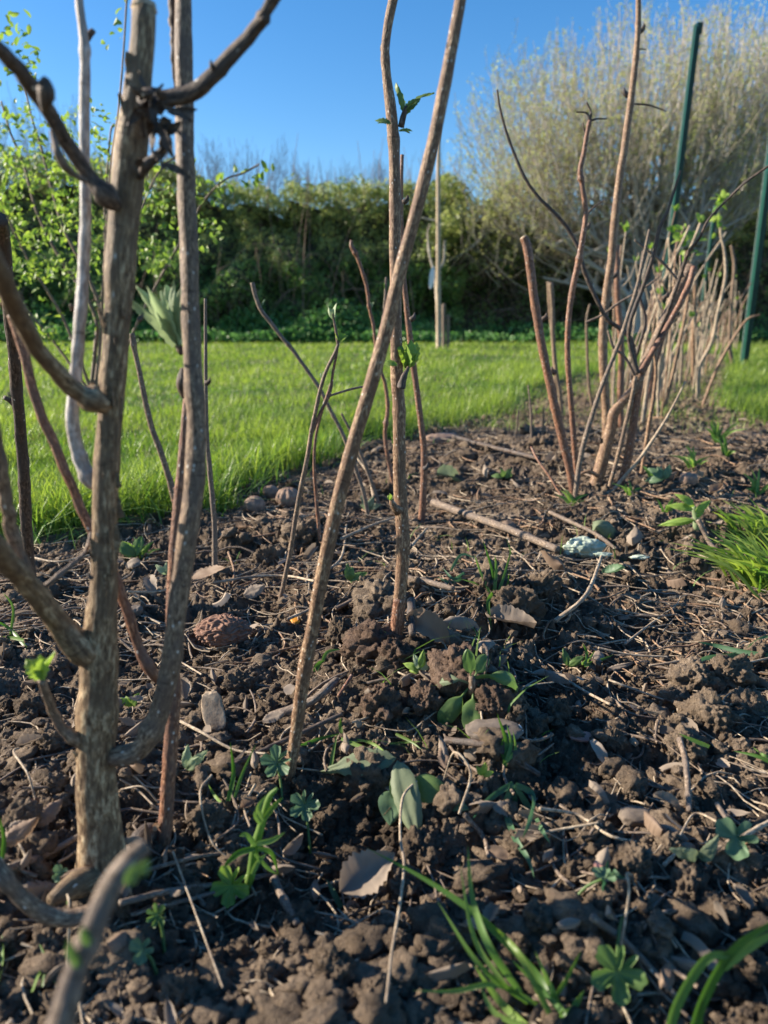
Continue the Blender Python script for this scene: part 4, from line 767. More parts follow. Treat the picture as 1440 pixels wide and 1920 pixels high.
# leafy shrub on the left behind the bush
gs = G0(185, 760); M['shrubleaf'] = leafm('fresh_shrub_leaf', (.12,.22,.045), (.32,.42,.10), 0.45, 0.45, sc=9)
sh = thing('leafy_shrub', gs, 'slender shrub with bright fresh leaves behind the thick bush at the left', 'shrub')
Ys = 2.0; lv = MB(); RR = np.random.default_rng(5)
shoots = [[(170,735,8),(178,660,9),(180,600,8),(150,540,8),(110,480,7),(70,400,6),(45,310,6),(20,250,5),(2,190,4)],
          [(178,735,9),(190,600,8),(165,520,8),(120,430,7),(96,350,6),(75,270,5),(58,215,4),(45,150,4)],
          [(184,735,8),(192,560,7),(200,430,6),(208,310,6),(222,210,5),(232,90,4),(238,-10,4)],
          [(190,735,8),(215,600,7),(240,480,6),(270,380,5),(300,320,5),(335,290,4)],
          [(188,735,7),(200,620,6),(205,520,6),(196,420,5),(206,260,4),(214,232,6)],
          [(172,735,7),(120,600,6),(60,500,6),(20,420,5),(-20,330,5)],
          [(196,735,6),(280,560,6),(340,450,5),(380,380,5),(420,338,4),(455,325,4),(486,308,4)],
          [(168,735,6),(100,640,6),(30,560,5),(-30,500,5)]]
def lfl(p, n, l):
    for _ in range(n):
        leaf(lv, p+RR.normal(0, .008, 3), RR.normal(0, 1, 3)+[0, 0, .5], RR.normal(0, .6, 3)+[0, -.3, .8], l*RR.uniform(.6, 1.15), l*.5, 'ovate', RR.uniform(.1, .8), .35, .12, 0, 0, RR.uniform(.2, 1), 5, 4, int(RR.integers(99)))
for q, pts in enumerate(shoots):
    Yq = Ys+RR.uniform(-.15, .25); W, _ = stem(sh, 'shoot', M['caned'], pts, Ys, Yq, sides=7, seed=120+q, sink=.02 if q == 0 else 0)
    c = spline(W, 60)
    for k in range(14, 60, 2 if q != 2 else 6):
        if RR.random() < .72: lfl(c[k]+RR.normal(0, .015, 3), int(RR.integers(2, 6)) if q not in (2,) else 2, .024 if q != 2 else .02)
for (px, py, n) in [(35,75,16),(60,110,12),(20,140,10),(65,150,6),(10,55,8),(20,210,10),(75,245,8),(30,300,14),(90,320,14),(60,345,10),(130,350,10),(100,480,6),(70,508,3),(110,510,5),(275,460,12),(300,470,10),(285,500,8),(320,480,6),(395,440,4),(390,470,3),(290,390,8),(350,350,6),(40,440,8),(60,480,8),(150,400,6),(10,380,10),(225,30,4),(215,80,3)]:
    for _ in range(n): lfl(P(px+RR.normal(0, 12), py+RR.normal(0, 12), Ys+RR.normal(0, .06)), 1, .024)
for _ in range(2600):
    k_ = RR.random(); px = RR.uniform(-20, 190) if k_ < .8 else RR.uniform(250, 410); py = 200+330*RR.random()**.8 if k_ < .8 else RR.uniform(340, 500)
    if pn(px/45, py/45, 1, 88) > -.02: lfl(P(px, py, Ys+RR.normal(.15, .22)), 1, .019)
lv.build('leaves', M['shrubleaf'], sh)
def bud(t, px, py, Y, dx, s=1.0, m='darkb'):
    k = Y/FPX; a = P(px, py, Y); mb = MB(); tube(mb, [a-[dx*2*k, 0, 0], a+[dx*5*k*s, -.3*k, 5*k*s], a+[dx*6*k*s, -.3*k, 13*k*s]], [4.5*k*s, 4*k*s, .8*k*s], 8, rough=.15, seed=int(px)); mb.build('bud', M[m], t)
canes = {o['label']: o for o in EMP}
for lb, lst in {'long smooth tan cane leaning right across the middle to the top edge': [(745,520,.428,-1),(592,1160,.43,1),(845,95,.42,-1)], 'upright speckled cane in the middle with a leafy sprout halfway and red brown foot': [(765,1030,.64,1),(758,380,.64,1),(722,98,.64,-1),(735,560,.64,-1)],
    'thick forked old bush at the front left with peeling bark and a sawn top': [(388,720,.40,1),(262,600,.35,1),(400,128,.34,-.6),(490,40,.335,1),(20,745,.30,-.5),(172,1085,.34,-1)], 'slim brown cane standing just right of the upright speckled cane': [(796,880,.93,1),(771,600,.93,1)],
    'tallest straight cane at the right rising out of the top of the picture': [(1150,520,1.55,1),(1176,180,1.55,-1),(1200,60,1.55,1),(1128,650,1.55,-1)], 'many stemmed bush at the right with a pale stout foot and dark crossing branches': [(990,500,RY,1),(1018,600,RY,1),(1040,700,RY,-1),(1074,560,RY,-1),(1098,430,RY,1),(1130,830,RY,-1),(1245,560,RY,1)]}.items():
    for b_ in lst: bud(canes[lb], *b_)
#@@SMALL
# ------------------------------------------------------------------ small things on the soil
LM = [(195,1655,'thick forked trunk'),(541,1462,'foot of the leaning tan cane'),(740,1212,'foot of the upright speckled cane'),(420,1215,'wrinkled peach stone'),(400,1365,'pale wood chip'),(985,1490,'bent grass clump'),
      (1400,1090,'grass tuft on the right edge'),(1120,905,'stout pale foot of the right bush'),(1010,1850,'big foreground grass clump'),(1330,1300,'sunlit clods at the right edge'),(520,1475,'round lobed leaf'),(690,1700,'pale curled dead leaf at the front'),
      (1192,1545,'flat grey stone'),(885,1285,'broad leaved uprooted weed'),(1095,1045,'pale crumpled scrap'),(540,945,'walnut shell'),(403,1082,'thin pale cane foot'),(790,978,'slim brown cane'),(1290,970,'yellowish sprout'),(930,1130,'small grass sprig on the mound'),(320,1590,'dark prickly cane foot'),(1372,1625,'blue green lobed leaf'),(925,1380,'long flat stone'),(1075,925,'red brown stem foot of the right bush')]
USED = {}
def where(px, py, head, group):
    sc = 60+(py-600)*.22; opts = sorted(LM, key=lambda l: math.hypot(px-l[0], (py-l[1])*1.3))
    for lx, ly, nm in opts[:4]:
        dx, dy = px-lx, py-ly; d = math.hypot(dx, dy)
        w = ('left of' if dx < 0 else 'right of') if abs(dx) > abs(dy)*.8 else ('in front of' if dy > 0 else 'behind')
        q = 'just ' if d < sc*.7 else '' if d < sc*1.6 else 'well '
        lab = f'{head} {q}{w} the {nm}'
        if lab not in USED and len(lab.split()) <= 16: USED[lab] = 1; return lab
    return f'{head} {q}{w} the {opts[0][2]}'
_cl = {}
def clod(px, py, w, asp=.8, m='clod', head=None, seed=0, name='soil_clod', lift=.22):
    g = G(px, py); dep = g[1]*CP-(g[2]-CH)*SP; s = .86*w*dep/FPX/2; key = (seed % 6, w > 70)
    if (key, m) not in _cl:
        v, f = clod_shape(5, 200+key[0]*3, 1.5); mb = MB(); mb.add(v, f); o = mb.build(name, M[m], base=(0, 0, 0)); _cl[(key, m)] = o.data; bpy.data.objects.remove(o)
    o = bpy.data.objects.new(name, _cl[(key, m)]); COL.objects.link(o); o.location = (g[0], g[1]+s*.5, g[2]+s*lift)
    o.scale = (s, s*.9, s*asp); o.rotation_euler = (seed*.7, seed*.3, seed*1.9)
    o['label'] = where(px, py, head or random.choice(['crumbly brown soil clod', 'rough brown clod of soil', 'knobbly dark soil clod']), None); o['category'] = 'soil clod'; o['group'] = 'loose clods on the dug bed'
CL = [(700,1235,120,.8,'clay'),(745,1250,90,.8,'clay'),(715,1165,120,.9,'soil'),(690,1130,70,.8,'soil'),(860,1300,130,1.1,'clay'),(800,1330,80,.9,'clay'),(715,1345,95,.9,'clay'),(925,1340,80,1.,'clay'),(760,1385,60,.6,'clod'),
      (1310,1300,110,.8,'clod'),(1375,1285,100,.8,'clod'),(1335,1370,120,.7,'clod'),(1425,1250,80,.7,'clod'),(1410,1350,90,.8,'clod'),(1265,1330,70,.8,'clod'),(690,1500,130,.7,'soil'),(620,1470,60,.8,'soil'),(790,1620,100,.9,'clod'),(760,1680,90,.8,'clod'),
      (1190,1495,75,.7,'clod'),(1100,1490,80,1.,'clod'),(1000,1500,80,.9,'soil'),(1290,1420,90,.8,'clod'),(510,1800,60,1.,'clod'),(190,1800,60,.8,'clod'),(240,1870,90,.8,'clod'),(330,1880,80,.9,'clod'),(620,1850,110,.8,'soil'),(440,1820,70,.8,'clod'),
      (95,1415,90,.8,'soil'),(35,1560,80,.8,'clod'),(60,1345,80,.8,'soil'),(385,1560,80,.7,'clod'),(450,1300,70,.8,'soil'),(500,1350,60,.8,'soil'),(1190,1650,90,.8,'soil'),(1300,1700,110,.8,'soil'),(1080,1660,70,.8,'clod'),(1210,1820,80,.9,'soil'),(1400,1840,110,.7,'clod'),
      (1360,1740,90,.8,'soil'),(980,1610,80,.8,'soil'),(920,1120,100,.8,'clod'),(970,1165,110,.8,'clod'),(1020,1120,90,.7,'clod'),(560,1030,90,.8,'soil'),(500,1060,60,.8,'soil'),(640,1200,70,.8,'soil'),(700,1400,50,.8,'clod'),(520,1430,60,.8,'soil'),(560,1760,90,.8,'soil'),(80,1800,80,.8,'soil'),(1010,1740,70,.8,'soil'),(880,1740,90,.8,'soil')]
CL += [(150,1692,60,.6,'clod'),(252,1692,55,.7,'clod'),(212,1718,70,.6,'soil'),(176,1712,50,.7,'clod'),(560,1482,42,.7,'clod'),(524,1478,38,.7,'soil'),(722,1228,36,.7,'clay'),(757,1230,38,.7,'clod'),(326,1614,42,.7,'clod'),(288,1608,38,.7,'soil'),(600,1560,60,.8,'clod'),(640,1640,60,.8,'clod'),(430,1640,55,.7,'clod'),(1120,1720,60,.8,'clod'),(1260,1600,60,.8,'clod'),(1150,1400,60,.8,'clod'),(1050,1350,60,.8,'clod'),(300,1700,60,.7,'clod'),(150,1880,70,.8,'clod'),(700,1890,80,.8,'clod')]
for q, c in enumerate(CL): clod(*c[:5], head='big reddish crumbly soil clod' if c[4] == 'clay' else None, seed=q)
for q in range(110):
    py = 880+1030*random.random()**.8; px = random.uniform(10, 1430); g = G0(px, py)
    if soil_sd(g[0], g[1]) < .03: continue
    clod(px, py, random.uniform(22, 60)*(.45+.6*(py-800)/1100), random.uniform(.6, .95), random.choice(['clod', 'soil', 'clod']), seed=q+7)

def gp3(px, py, lift=.003): g = G(px, py); g[2] += lift; return g
def stick(pts, m='twig', w=8, head='grey brown twig lying', name='twig', rough=.12, lift=.006, label=None, seed=None):
    W = []
    for k, p in enumerate(pts): W.append(gp3(p[0], p[1], .004+(p[2] if len(p) > 2 else lift)))
    W = np.array(W); dep = W[:, 1].mean()*CP+CH*SP; r = w*dep/FPX/2
    if len(pts) > 2: pass
    mb = MB(); seed = seed if seed is not None else len(USED); tube(mb, W, np.linspace(r, r*.75, len(W)), 9 if w > 6 else 6, rough=rough, seed=seed, nodes=[(.35, .25, 1.2), (.8, .2, 1.2)] if w > 7 else ())
    mx, my = pts[len(pts)//2][:2]
    single(mb, name, M[m], W[0], label or where(mx, my, head, None), 'twig' if name == 'twig' else 'dry stalk', 'twigs and stalks lying on the bed')
stick([(780,1535,.02),(755,1570,.022),(750,1640,.02),(757,1700,.02),(748,1780,.018),(735,1850,.015),(724,1935,.01)], 'straw', 6, name='dry_stalk', rough=.03, label='long pale dry stalk running toward the camera across the front soil')
for a in [([(507,1368),(560,1352),(600,1330),(632,1300)], 'twig', 18, 'thick gnarled grey root lying'), ([(430,1468),(540,1412),(642,1365)], 'darkb', 11, 'dark straight twig lying'),
          ([(15,1668),(90,1632),(158,1596)], 'twig', 14, 'thick grey twig lying'), ([(228,1728),(330,1705),(430,1688),(545,1662)], 'twig', 12, 'long dark twig lying'), ([(258,1670),(330,1650),(390,1635),(452,1630)], 'twig', 8, 'thin grey twig lying'),
          ([(290,1738),(350,1722),(405,1708)], 'twig', 9, 'short dark twig lying'), ([(515,1680),(535,1720),(558,1765)], 'twig', 18, 'short thick broken twig lying'), ([(1105,1775,.012),(1180,1828,.010),(1275,1918,.006)], 'twig', 15, 'thick straight grey twig lying'),
          ([(1270,1430,.012),(1282,1470,.01),(1290,1545,.004)], 'twig', 13, 'knotty pale twig lying'), ([(835,1415),(920,1428),(1010,1480)], 'darkb', 14, 'dark strip of bark lying'), ([(1040,1192,.01),(1095,1168,.022),(1124,1100,.03)], 'straw', 8, 'curved yellowish stem standing'),
          ([(812,956),(935,1000),(1045,1046)], 'twig', 16, 'long stout brown twig lying'), ([(758,1106),(800,1110),(850,1124)], 'twig', 13, 'short cut twig lying'), ([(1030,975),(1110,1015),(1155,1045)], 'twig', 8, 'grey brown twig lying'), ([(1305,1010,.02),(1335,1040),(1362,1068)], 'twig', 10, 'leaning brown twig'),
          ([(630,1160),(700,1125),(760,1110)], 'twig', 9, 'straight grey twig lying'), ([(600,1095),(640,1060),(650,1000)], 'straw', 5, 'thin pale twig lying'), ([(480,1600),(530,1640),(600,1660)], 'twig', 6, 'thin dark twig lying'), ([(850,830),(930,850),(1010,870)], 'darkb', 9, 'dark twig lying at the lawn edge'),
          ([(740,1520),(720,1500),(690,1470)], 'twig', 9, 'short root lying'), ([(1320,1640),(1390,1600),(1440,1570)], 'straw', 12, 'pale thick twig lying'), ([(1340,1545),(1370,1590),(1380,1640)], 'twig', 10, 'standing stub of twig'), ([(1240,1660),(1275,1620)], 'straw', 8, 'short straight pale twig lying'),
          ([(905,1240,.01),(912,1290,.02),(903,1330)], 'darkb', 6, 'thin drooping root'), ([(870,1560),(905,1600),(915,1640)], 'twig', 10, 'short broken twig lying'), ([(770,1180,.02),(773,1230,.012)], 'darkb', 16, 'dark rotten twig stub standing'), ([(660,1290),(635,1330)], 'red', 7, 'reddish root piece lying')]:
    stick(a[0], a[1], a[2], a[3])
for a in [[(330,1675,.02),(365,1760,.016),(420,1888,.006)],[(400,1510,.015),(380,1560,.02),(400,1620,.01),(455,1660)],[(480,1500),(460,1540),(470,1580)],[(1170,1228),(1205,1198),(1242,1170)],[(1140,1300),(1190,1318),(1242,1336)],[(1050,1290),(1090,1318),(1142,1345)],
          [(228,1495),(262,1515),(295,1545)],[(230,1510),(270,1505),(300,1535)],[(340,1380),(380,1400),(440,1432),(500,1440)],[(40,1440,.01),(35,1480,.02),(60,1510,.015),(75,1550)],[(400,1110),(480,1100),(540,1098),(590,1110)],[(60,1060),(110,1070),(170,1058)],[(240,1130),(300,1128),(330,1115)],
          [(1000,1600),(1050,1585),(1120,1575)],[(1215,1270),(1260,1262),(1300,1255)],[(1300,1300),(1380,1270),(1440,1255)],[(700,945),(690,900),(670,870)],[(640,1030),(700,1000),(740,985)],[(1120,1235),(1180,1248),(1250,1252)],[(1180,1680),(1165,1760,.03),(1168,1800,.03),(1155,1860,.01)],
          [(540,1180),(590,1160),(610,1130)],[(300,1240),(340,1262),(380,1290)],[(1010,1550),(1080,1560),(1140,1600),(1190,1610)],[(860,1560),(880,1520,.02),(850,1495,.025),(830,1496)],[(130,1850),(140,1790,.02),(136,1760,.02)],[(900,1350),(905,1400,.004)],[(1350,1580),(1300,1560),(1270,1600)],[(770,1040),(800,1005)]]:
    stick(a, 'straw', random.uniform(4, 6.5), 'thin pale dry stalk', 'dry_stalk', rough=.03)
# strewn straw, roots and chips nobody could count
def litter(name, N, m, l0, l1, r, seed, y0=.24, y1=3.2, fn=None):
    R = np.random.default_rng(seed); mb = MB(); y = np.exp(R.uniform(math.log(y0), math.log(y1), N)); x = R.uniform(-.6, .64, N)*(y+.05); k = soil_sd(x, y) > .0
    dens = pn(x*6, y*6, 0, seed)+.25*R.random(N); k &= dens > -.02; x, y = x[k], y[k]
    for q in range(len(x)):
        L = R.uniform(l0, l1)*min(1.6, .7+.5*y[q]); a = R.uniform(0, 6.28); cv = R.normal(0, .45); t = np.linspace(-.5, .5, 5)
        X = x[q]+L*(t*math.cos(a)-cv*t*t*math.sin(a)*1.6); Y = y[q]+L*(t*math.sin(a)+cv*t*t*math.cos(a)*1.6)
        Z = height(X, Y); Z = np.maximum(Z, Z.mean()-.002)*.6+Z.max()*.4+.0012+np.abs(t)*R.normal(0, .004)
        tube(mb, np.column_stack([X, Y, Z]), np.array([1, .95, .9, .8, .5])*r*R.uniform(.5, 1.3)*(.8+.3*y[q]), 5, seg=L/7, rough=0, cap=False)
    tag(mb.build(name, M[m]), kind='stuff')
litter('dry_litter', 1900, 'straw', .012, .065, .0007, 81); litter('dry_litter', 1000, 'twig', .015, .08, .0011, 82); litter('fine_roots', 700, 'cane', .006, .035, .0004, 83, y1=1.5); litter('matted_straw', 1500, 'straw', .02, .09, .0008, 85, y0=.62, y1=2.2); litter('matted_twigs', 900, 'cane', .02, .10, .0012, 86, y0=.6, y1=2.6)
R = np.random.default_rng(84); mb = MB()
y = np.exp(R.uniform(math.log(.25), math.log(3), 750)); x = R.uniform(-.6, .64, 750)*(y+.05); k = soil_sd(x, y) > 0; x, y = x[k], y[k]; z = height(x, y)
for q in range(len(x)): leaf(mb, (x[q], y[q], z[q]+.003), R.normal(0, 1, 3)*[1, 1, .3], R.normal(0, .5, 3)+[0, -.3, 1], R.uniform(.006, .024)*(.7+.35*y[q]), R.uniform(.003, .010), R.choice(['ovate', 'oblong', 'lance']), R.uniform(-1, 1.2), .3, .2, 0, R.uniform(-.5, .8), R.random(), 6, 4, q)
tag(mb.build('leaf_fragments', M['deadg']), kind='stuff')
N = 900; y = np.exp(rng.uniform(math.log(.3), math.log(2.6), N)); x = rng.uniform(-.55, .62, N)*(y+.1); k = (soil_sd(x, y) > 0) & (pn(x*5, y*5, 3, 91) > .16); x, y = x[k], y[k]; n = len(x)
mb = MB(); blades(mb, zin(np.column_stack([x, y, 0*x])), rng.uniform(.012, .04, n), rng.uniform(.0012, .0024, n)*(.7+.3*y), rng.uniform(.3, 1.4, n), rng.uniform(0, 6.28, n), rng.random(n)); tag(mb.build('grass_seedlings', M['weedgrass']), kind='stuff')

# dead leaves
def dleaf(px, py, w, lab, m='dead', ang=0, asp=.6, kind='ovate', bend=.8, curl=.5, serr=.25, tilt=.5, lift=.006, seed=0, name='dead_leaf', cat='dead leaf', thick=False):
    g = gp3(px, py, lift); dep = g[1]*CP+CH*SP; L = w*dep/FPX; d = np.array([math.cos(ang), math.sin(ang)*1.2, .15]); d /= np.linalg.norm(d)
    mb = MB(); leaf(mb, g-d*L*.5, d, (random.gauss(0, .3), -tilt, 1), L, L*asp, kind, bend, .3, serr, .012, curl, .5, 22, 12, seed)
    o = single(mb, name, M[m], g, lab, cat)
    if thick: md = o.modifiers.new('thickness', 'SOLIDIFY'); md.thickness = L*.06
    return o
for q, a in enumerate([(800,1210,90,'tan jagged dead leaf between the speckled cane foot and broad weed','dead',-.6,.7),(880,1190,120,'large grey brown curled dead leaf behind the broad leaved weed','deadg',.2,.6),(955,1195,90,'torn greyish dead leaf right of the large curled dead leaf','deadg',-.3,.6),
    (910,1235,80,'dark crumpled dead leaf hanging below the large curled dead leaf','deadg',1.2,.5),(955,997,65,'tan fan shaped dead leaf on the long stout twig','dead',1.2,.8),(848,905,62,'pale grey green wilted leaf behind the slim brown cane','sage',.2,.7),(1150,1000,85,'withered grey green leaf in front of the right bush','sage',.4,.7),
    (1187,1027,48,'small ribbed grey dead leaf below the withered grey green leaf','deadg',1,.8),(1152,1102,52,'slate blue dead leaf on the edge of the dark hollow','leafb',-.6,.6),(788,822,55,'grey green dead leaf leaning behind the slim brown cane','sage',1.3,.7),(706,848,45,'purplish dead leaf at the lawn edge behind the leaning cane','deadg',1.5,.7),
    (395,1112,90,'long brown folded dead leaf behind the peach stone','dead',-.3,.45),(283,1118,55,'grey dead leaf tip standing between trunk and curved side branch','deadg',-1.2,.5),(478,1134,42,'silvery pale dead leaf behind the peach stone on the left','deadg',.4,.8),(545,1140,35,'bluish pale scrap of leaf at the grey shoot foot','deadg',1,.8),
    (100,1570,75,'pale torn dead leaf left of the thick forked trunk','dead',1.2,.5),(66,1555,42,'orange brown curled dead leaf left of the pale torn leaf','red',1.5,.5),(690,1702,125,'pale curled dead leaf with bluish sheen lying at the front','deadg',.5,.75),(975,1700,38,'tan oval husk lying in front of the bent grass clump','chip',1.4,.4),
    (1118,1668,36,'pinkish dead leaf standing beside a green seedling','shell',1.5,.55),(1185,1422,34,'pale curled strip right of the flat pink shell','chip',1.5,.6),(60,1430,45,'dark dead leaf at the left edge in front of the sprouting twig','deadg',.5,.6),(150,1690,60,'brown dead leaf under the trunk foot on the left','dead',.3,.6),
    (1040,1300,60,'grey curled dead leaf right of the broad leaved weed','deadg',-.9,.5),(1160,1280,50,'narrow grey dead leaf in the dark hollow','deadg',.1,.3),(45,1610,70,'crumpled pale brown dead leaf at the left edge beside the trunk','dead',.9,.6),(230,1800,65,'pale leaf scrap in the front left soil','dead',1.0,.7),(330,1720,50,'dark dead leaf on the long dark twig','deadg',-.4,.5),
    (1250,1545,55,'brown dead leaf just right of the flat grey stone','deadg',-.3,.5),(1030,1640,45,'dead leaf curled in front of the bent grass clump','deadg',.8,.5),(515,1380,45,'small dark dead leaf right of the pale wood chip','deadg',.3,.6),(1340,940,40,'pale dead leaf at the right behind the grass tuft','dead',.5,.6)]):
    dleaf(a[0], a[1], a[2], a[3], a[4], a[5], a[6], bend=random.uniform(-.5, 1.3), curl=random.uniform(-.4, .9), seed=q, lift=.012+a[2]*.00006)
HD = ['crumpled brown dead leaf', 'curled grey brown dead leaf', 'torn dry leaf', 'pale shrivelled leaf', 'dark folded dead leaf']
for q in range(90):
    py = 850+1040*random.random()**1.1; px = random.uniform(15, 1425); g = G0(px, py)
    if soil_sd(g[0], g[1]) < .02: continue
    w = random.uniform(30, 75)*(.45+.6*(py-800)/1100); h = HD[q % 5]; lb = where(px, py, h, None)
    o = dleaf(px, py, w, lb, random.choice(['dead', 'deadg', 'deadg']), random.uniform(-3, 3), random.uniform(.35, .8), random.choice(['ovate', 'oblong', 'lance']), random.uniform(-1, 1.8), random.uniform(-.6, 1.1), random.choice([0, .2, .3]), random.uniform(.2, 1), .011, q+40)
    o['group'] = 'dead leaves strewn over the bed'
def chip(px, py, w, h, dz, lab, m, rot=0, name='wood_chip', cat='wood chip', seed=1, tilt=0.5):
    g = gp3(px, py, .004); dep = g[1]*CP+CH*SP; s = dep/FPX/2; g[2] += h*s*math.sin(tilt)*.7; v, f = ico(4); v = np.sign(v)*np.abs(v)**.7
    v = v*(1+.22*pn(v[:,0]*2+seed, v[:,1]*2, v[:,2]*2, seed)+.10*pn(v[:,0]*5+seed, v[:,1]*5, v[:,2]*5, seed)+.05*pn(v[:,0]*7+seed, v[:,1]*1.5, v[:,2]*7, seed+1))[:, None]*np.array([w*s, h*s, dz*s])
    c, s_ = math.cos(rot), math.sin(rot); v = np.column_stack([v[:,0]*c-v[:,1]*s_, v[:,0]*s_+v[:,1]*c, v[:,2]]); ct, st2 = math.cos(tilt), math.sin(tilt); v = np.column_stack([v[:,0], v[:,1]*ct-v[:,2]*st2, v[:,1]*st2+v[:,2]*ct])
    mb = MB(); mb.add(v+g, f); return single(mb, name, M[m], g, lab, cat)
chip(402,1366,40,74,3,'weathered pale wood chip standing between peach stone and leaning cane foot','chip',.3,seed=3,tilt=.95)
chip(925,1384,104,60,18,'long flat grey brown stone in front of the broad leaved weed','stone',.03,'stone','stone',4,.1)
chip(1192,1547,60,40,26,'flat grey stone lying on the soil left of the right front twigs','stone',0,'stone','stone',5,.1)
chip(1088,1392,44,30,8,'smooth pinkish flat shell piece in front of the dark hollow','shell',-.3,'shell_piece','shell',6,.1)
chip(255,1152,26,26,18,'rounded grey pebble between the trunk and the curved branch','stone',0,'stone','stone',7,0)
chip(672,1372,13,16,3,'small pale square chip right of the leaning cane foot','chip',.2,seed=8,tilt=1.1)
chip(968,1383,22,22,8,'small white flake on the long flat stone','white',.2,'pale_flake','flake',9,.2)
chip(1290,905,30,26,24,'small round reddish stone right of the right bush foot','nut',0,'stone','stone',10,0)
chip(235,1812,80,70,46,'pale cut faced lump of earth at the front left','clod',.3,'soil_clod','soil clod',12,.6)
chip(553,1172,16,22,6,'bright orange peel fragment between peach stone and leaning cane','orange',.5,'orange_fragment','fragment',13,.4)
chip(830,1070-242,62,40,22,'rounded brown nut husk at the lawn edge behind the slim brown cane','nut',.1,'nut_husk','nut husk',14,0)
for q, (px, py, w, lab) in enumerate([(1092,1043,70,'pale green white crumpled scrap in the middle of the soil'),(1198,1065,34,'small pale scrap right of the crumpled scrap'),(1130,1056,34,'thin pale strip joining the crumpled scrap')]):
    g = gp3(px, py, .010); s = w*(g[1]*CP+CH*SP)/FPX/2; v, f = ico(5); v = v*(1+.5*pn(v[:,0]*1.6+q, v[:,1]*1.6, v[:,2]*1.6, 12)+.35*np.abs(pn(v[:,0]*2.4+q, v[:,1]*2.4, v[:,2]*2.4, 5))-.3*np.abs(pn(v[:,0]*4+q, v[:,1]*4, v[:,2]*4, 6))-.15*np.abs(pn(v[:,0]*9+q, v[:,1]*9, v[:,2]*9, 8)))[:, None]*np.array([s, s*.5, s*(.55 if q == 0 else .2)])
    mb = MB(); mb.add(v+g, f); single(mb, 'crumpled_scrap', M['pale'], g, lab, 'scrap')
# peach stone, walnut shells
g = gp3(420,1216,.008); s = 94*(g[1]*CP+CH*SP)/FPX/2; v, f = ico(6); ex = v*np.array([1, .8, .62]); ex[:, 2] *= 1-.25*v[:, 0]**2; ex[:,0] += .08*v[:,0]**3
wx = pn(v[:,0]*2, v[:,1]*2, v[:,2]*2, 4); rg = np.abs(pn(v[:,0]*2.6+wx, v[:,1]*4.5+wx*2, v[:,2]*5+wx*2, 3)); ex *= (1+.22*np.clip(rg*2.6, 0, .9)-.10)[:, None]
mb = MB(); mb.add(ex*s+g+[0, 0, s*.3], f); single(mb, 'peach_stone', M['peach'], g, 'deeply wrinkled brown peach stone lying on the soil', 'peach stone')
for q, (px, py, w, lab) in enumerate([(541,948,46,'ribbed brown walnut shell at the lawn edge behind the grey shoot'),(478,960,40,'smooth brown walnut shell left of the ribbed walnut shell'),(508,935,32,'small brown shell behind the two walnut shells')]):
    g = gp3(px, py, .004); s = w*(g[1]*CP+CH*SP)/FPX/2; v, f = ico(5); r = 1+.05*np.cos(np.arctan2(v[:,1], v[:,0])*9+2*pn(v[:,0]*2, v[:,1]*2, v[:,2]*2, 3))*(1 if q == 0 else .3)+.06*pn(v[:,0]*3+q, v[:,1]*3, v[:,2]*3, 2)
    mb = MB(); mb.add(v*r[:, None]*s*np.array([1, .9, .85])+g+[0, 0, s*.4], f); single(mb, 'walnut_shell', M['nut'], g, lab, 'walnut shell')

# weeds and grass clumps in the bed
def clump(name, px, py, label, cat, group=None): g = G(px, py); return thing(name, g, label, cat, group), g[1]
def P_above(px, py, lift=.013):
    if py < 650: return 99.
    g = G(px, py); return g[1]-lift*.9/max(.12, (CH-g[2])/math.hypot(g[0], g[1]))*(.35 if py < 1200 else .5)
def bladeset(t, Y, lst, m='weedgrass', up=(0, -.6, 1), lift=0):
    for k, (pts, w) in enumerate(lst):
        W = [P(p[0], p[1], min((p[2] if len(p) > 2 else Y), P_above(p[0], p[1]))) for p in pts]; W = np.array(W); mb = MB(); ribbon(mb, W, .85*w*(W[0][1]*CP+CH*SP*.8)/FPX, (0, -1, .35), 20, .35, (k*.37) % 1); mb.build('blade', M[m if k % 3 else ('grass' if m == 'weedgrass' else m)], t)
t, Y = clump('grass_clump', 1040, 1890, 'big clump of long bright grass blades in the front right', 'grass clump')
bladeset(t, Y, [([(1060,1905),(1000,1820,Y+.01),(900,1720,Y+.02),(800,1650,Y+.035),(688,1590,Y+.05)],20),([(975,1860),(915,1770),(885,1680,Y+.02),(877,1585,Y+.03)],17),([(950,1850),(890,1760,Y+.01),(862,1620,Y+.02)],12),([(990,1880),(900,1810),(820,1690,Y+.02)],13),([(1010,1885),(930,1845),(850,1858),(772,1857)],14),
    ([(1045,1885),(1032,1850),(1003,1784)],15),([(1040,1870),(1065,1830),(1090,1782)],11),([(1050,1900),(1075,1885),(1096,1856)],22),([(990,1925),(940,1880),(888,1808)],20),([(1030,1900),(980,1800),(950,1760,Y+.01),(930,1740,Y+.01)],16),([(1000,1930),(930,1900),(900,1850)],16),([(1060,1900),(1010,1850),(960,1800)],14)])
t, Y = clump('grass_clump', 1275, 1905, 'two long arching green blades at the bottom right corner', 'grass clump')
bladeset(t, Y-.02, [([(1290,1960),(1320,1870),(1370,1785),(1440,1735),(1500,1715)],24),([(1248,1960),(1270,1880),(1320,1800),(1360,1790),(1375,1800)],24),([(1355,1815),(1390,1785),(1440,1755),(1500,1740)],22),([(1310,1960),(1312,1900),(1318,1870)],16)])
t, Y = clump('grass_clump', 962, 1490, 'bent clump of wide blue green blades hanging over soil', 'grass clump')
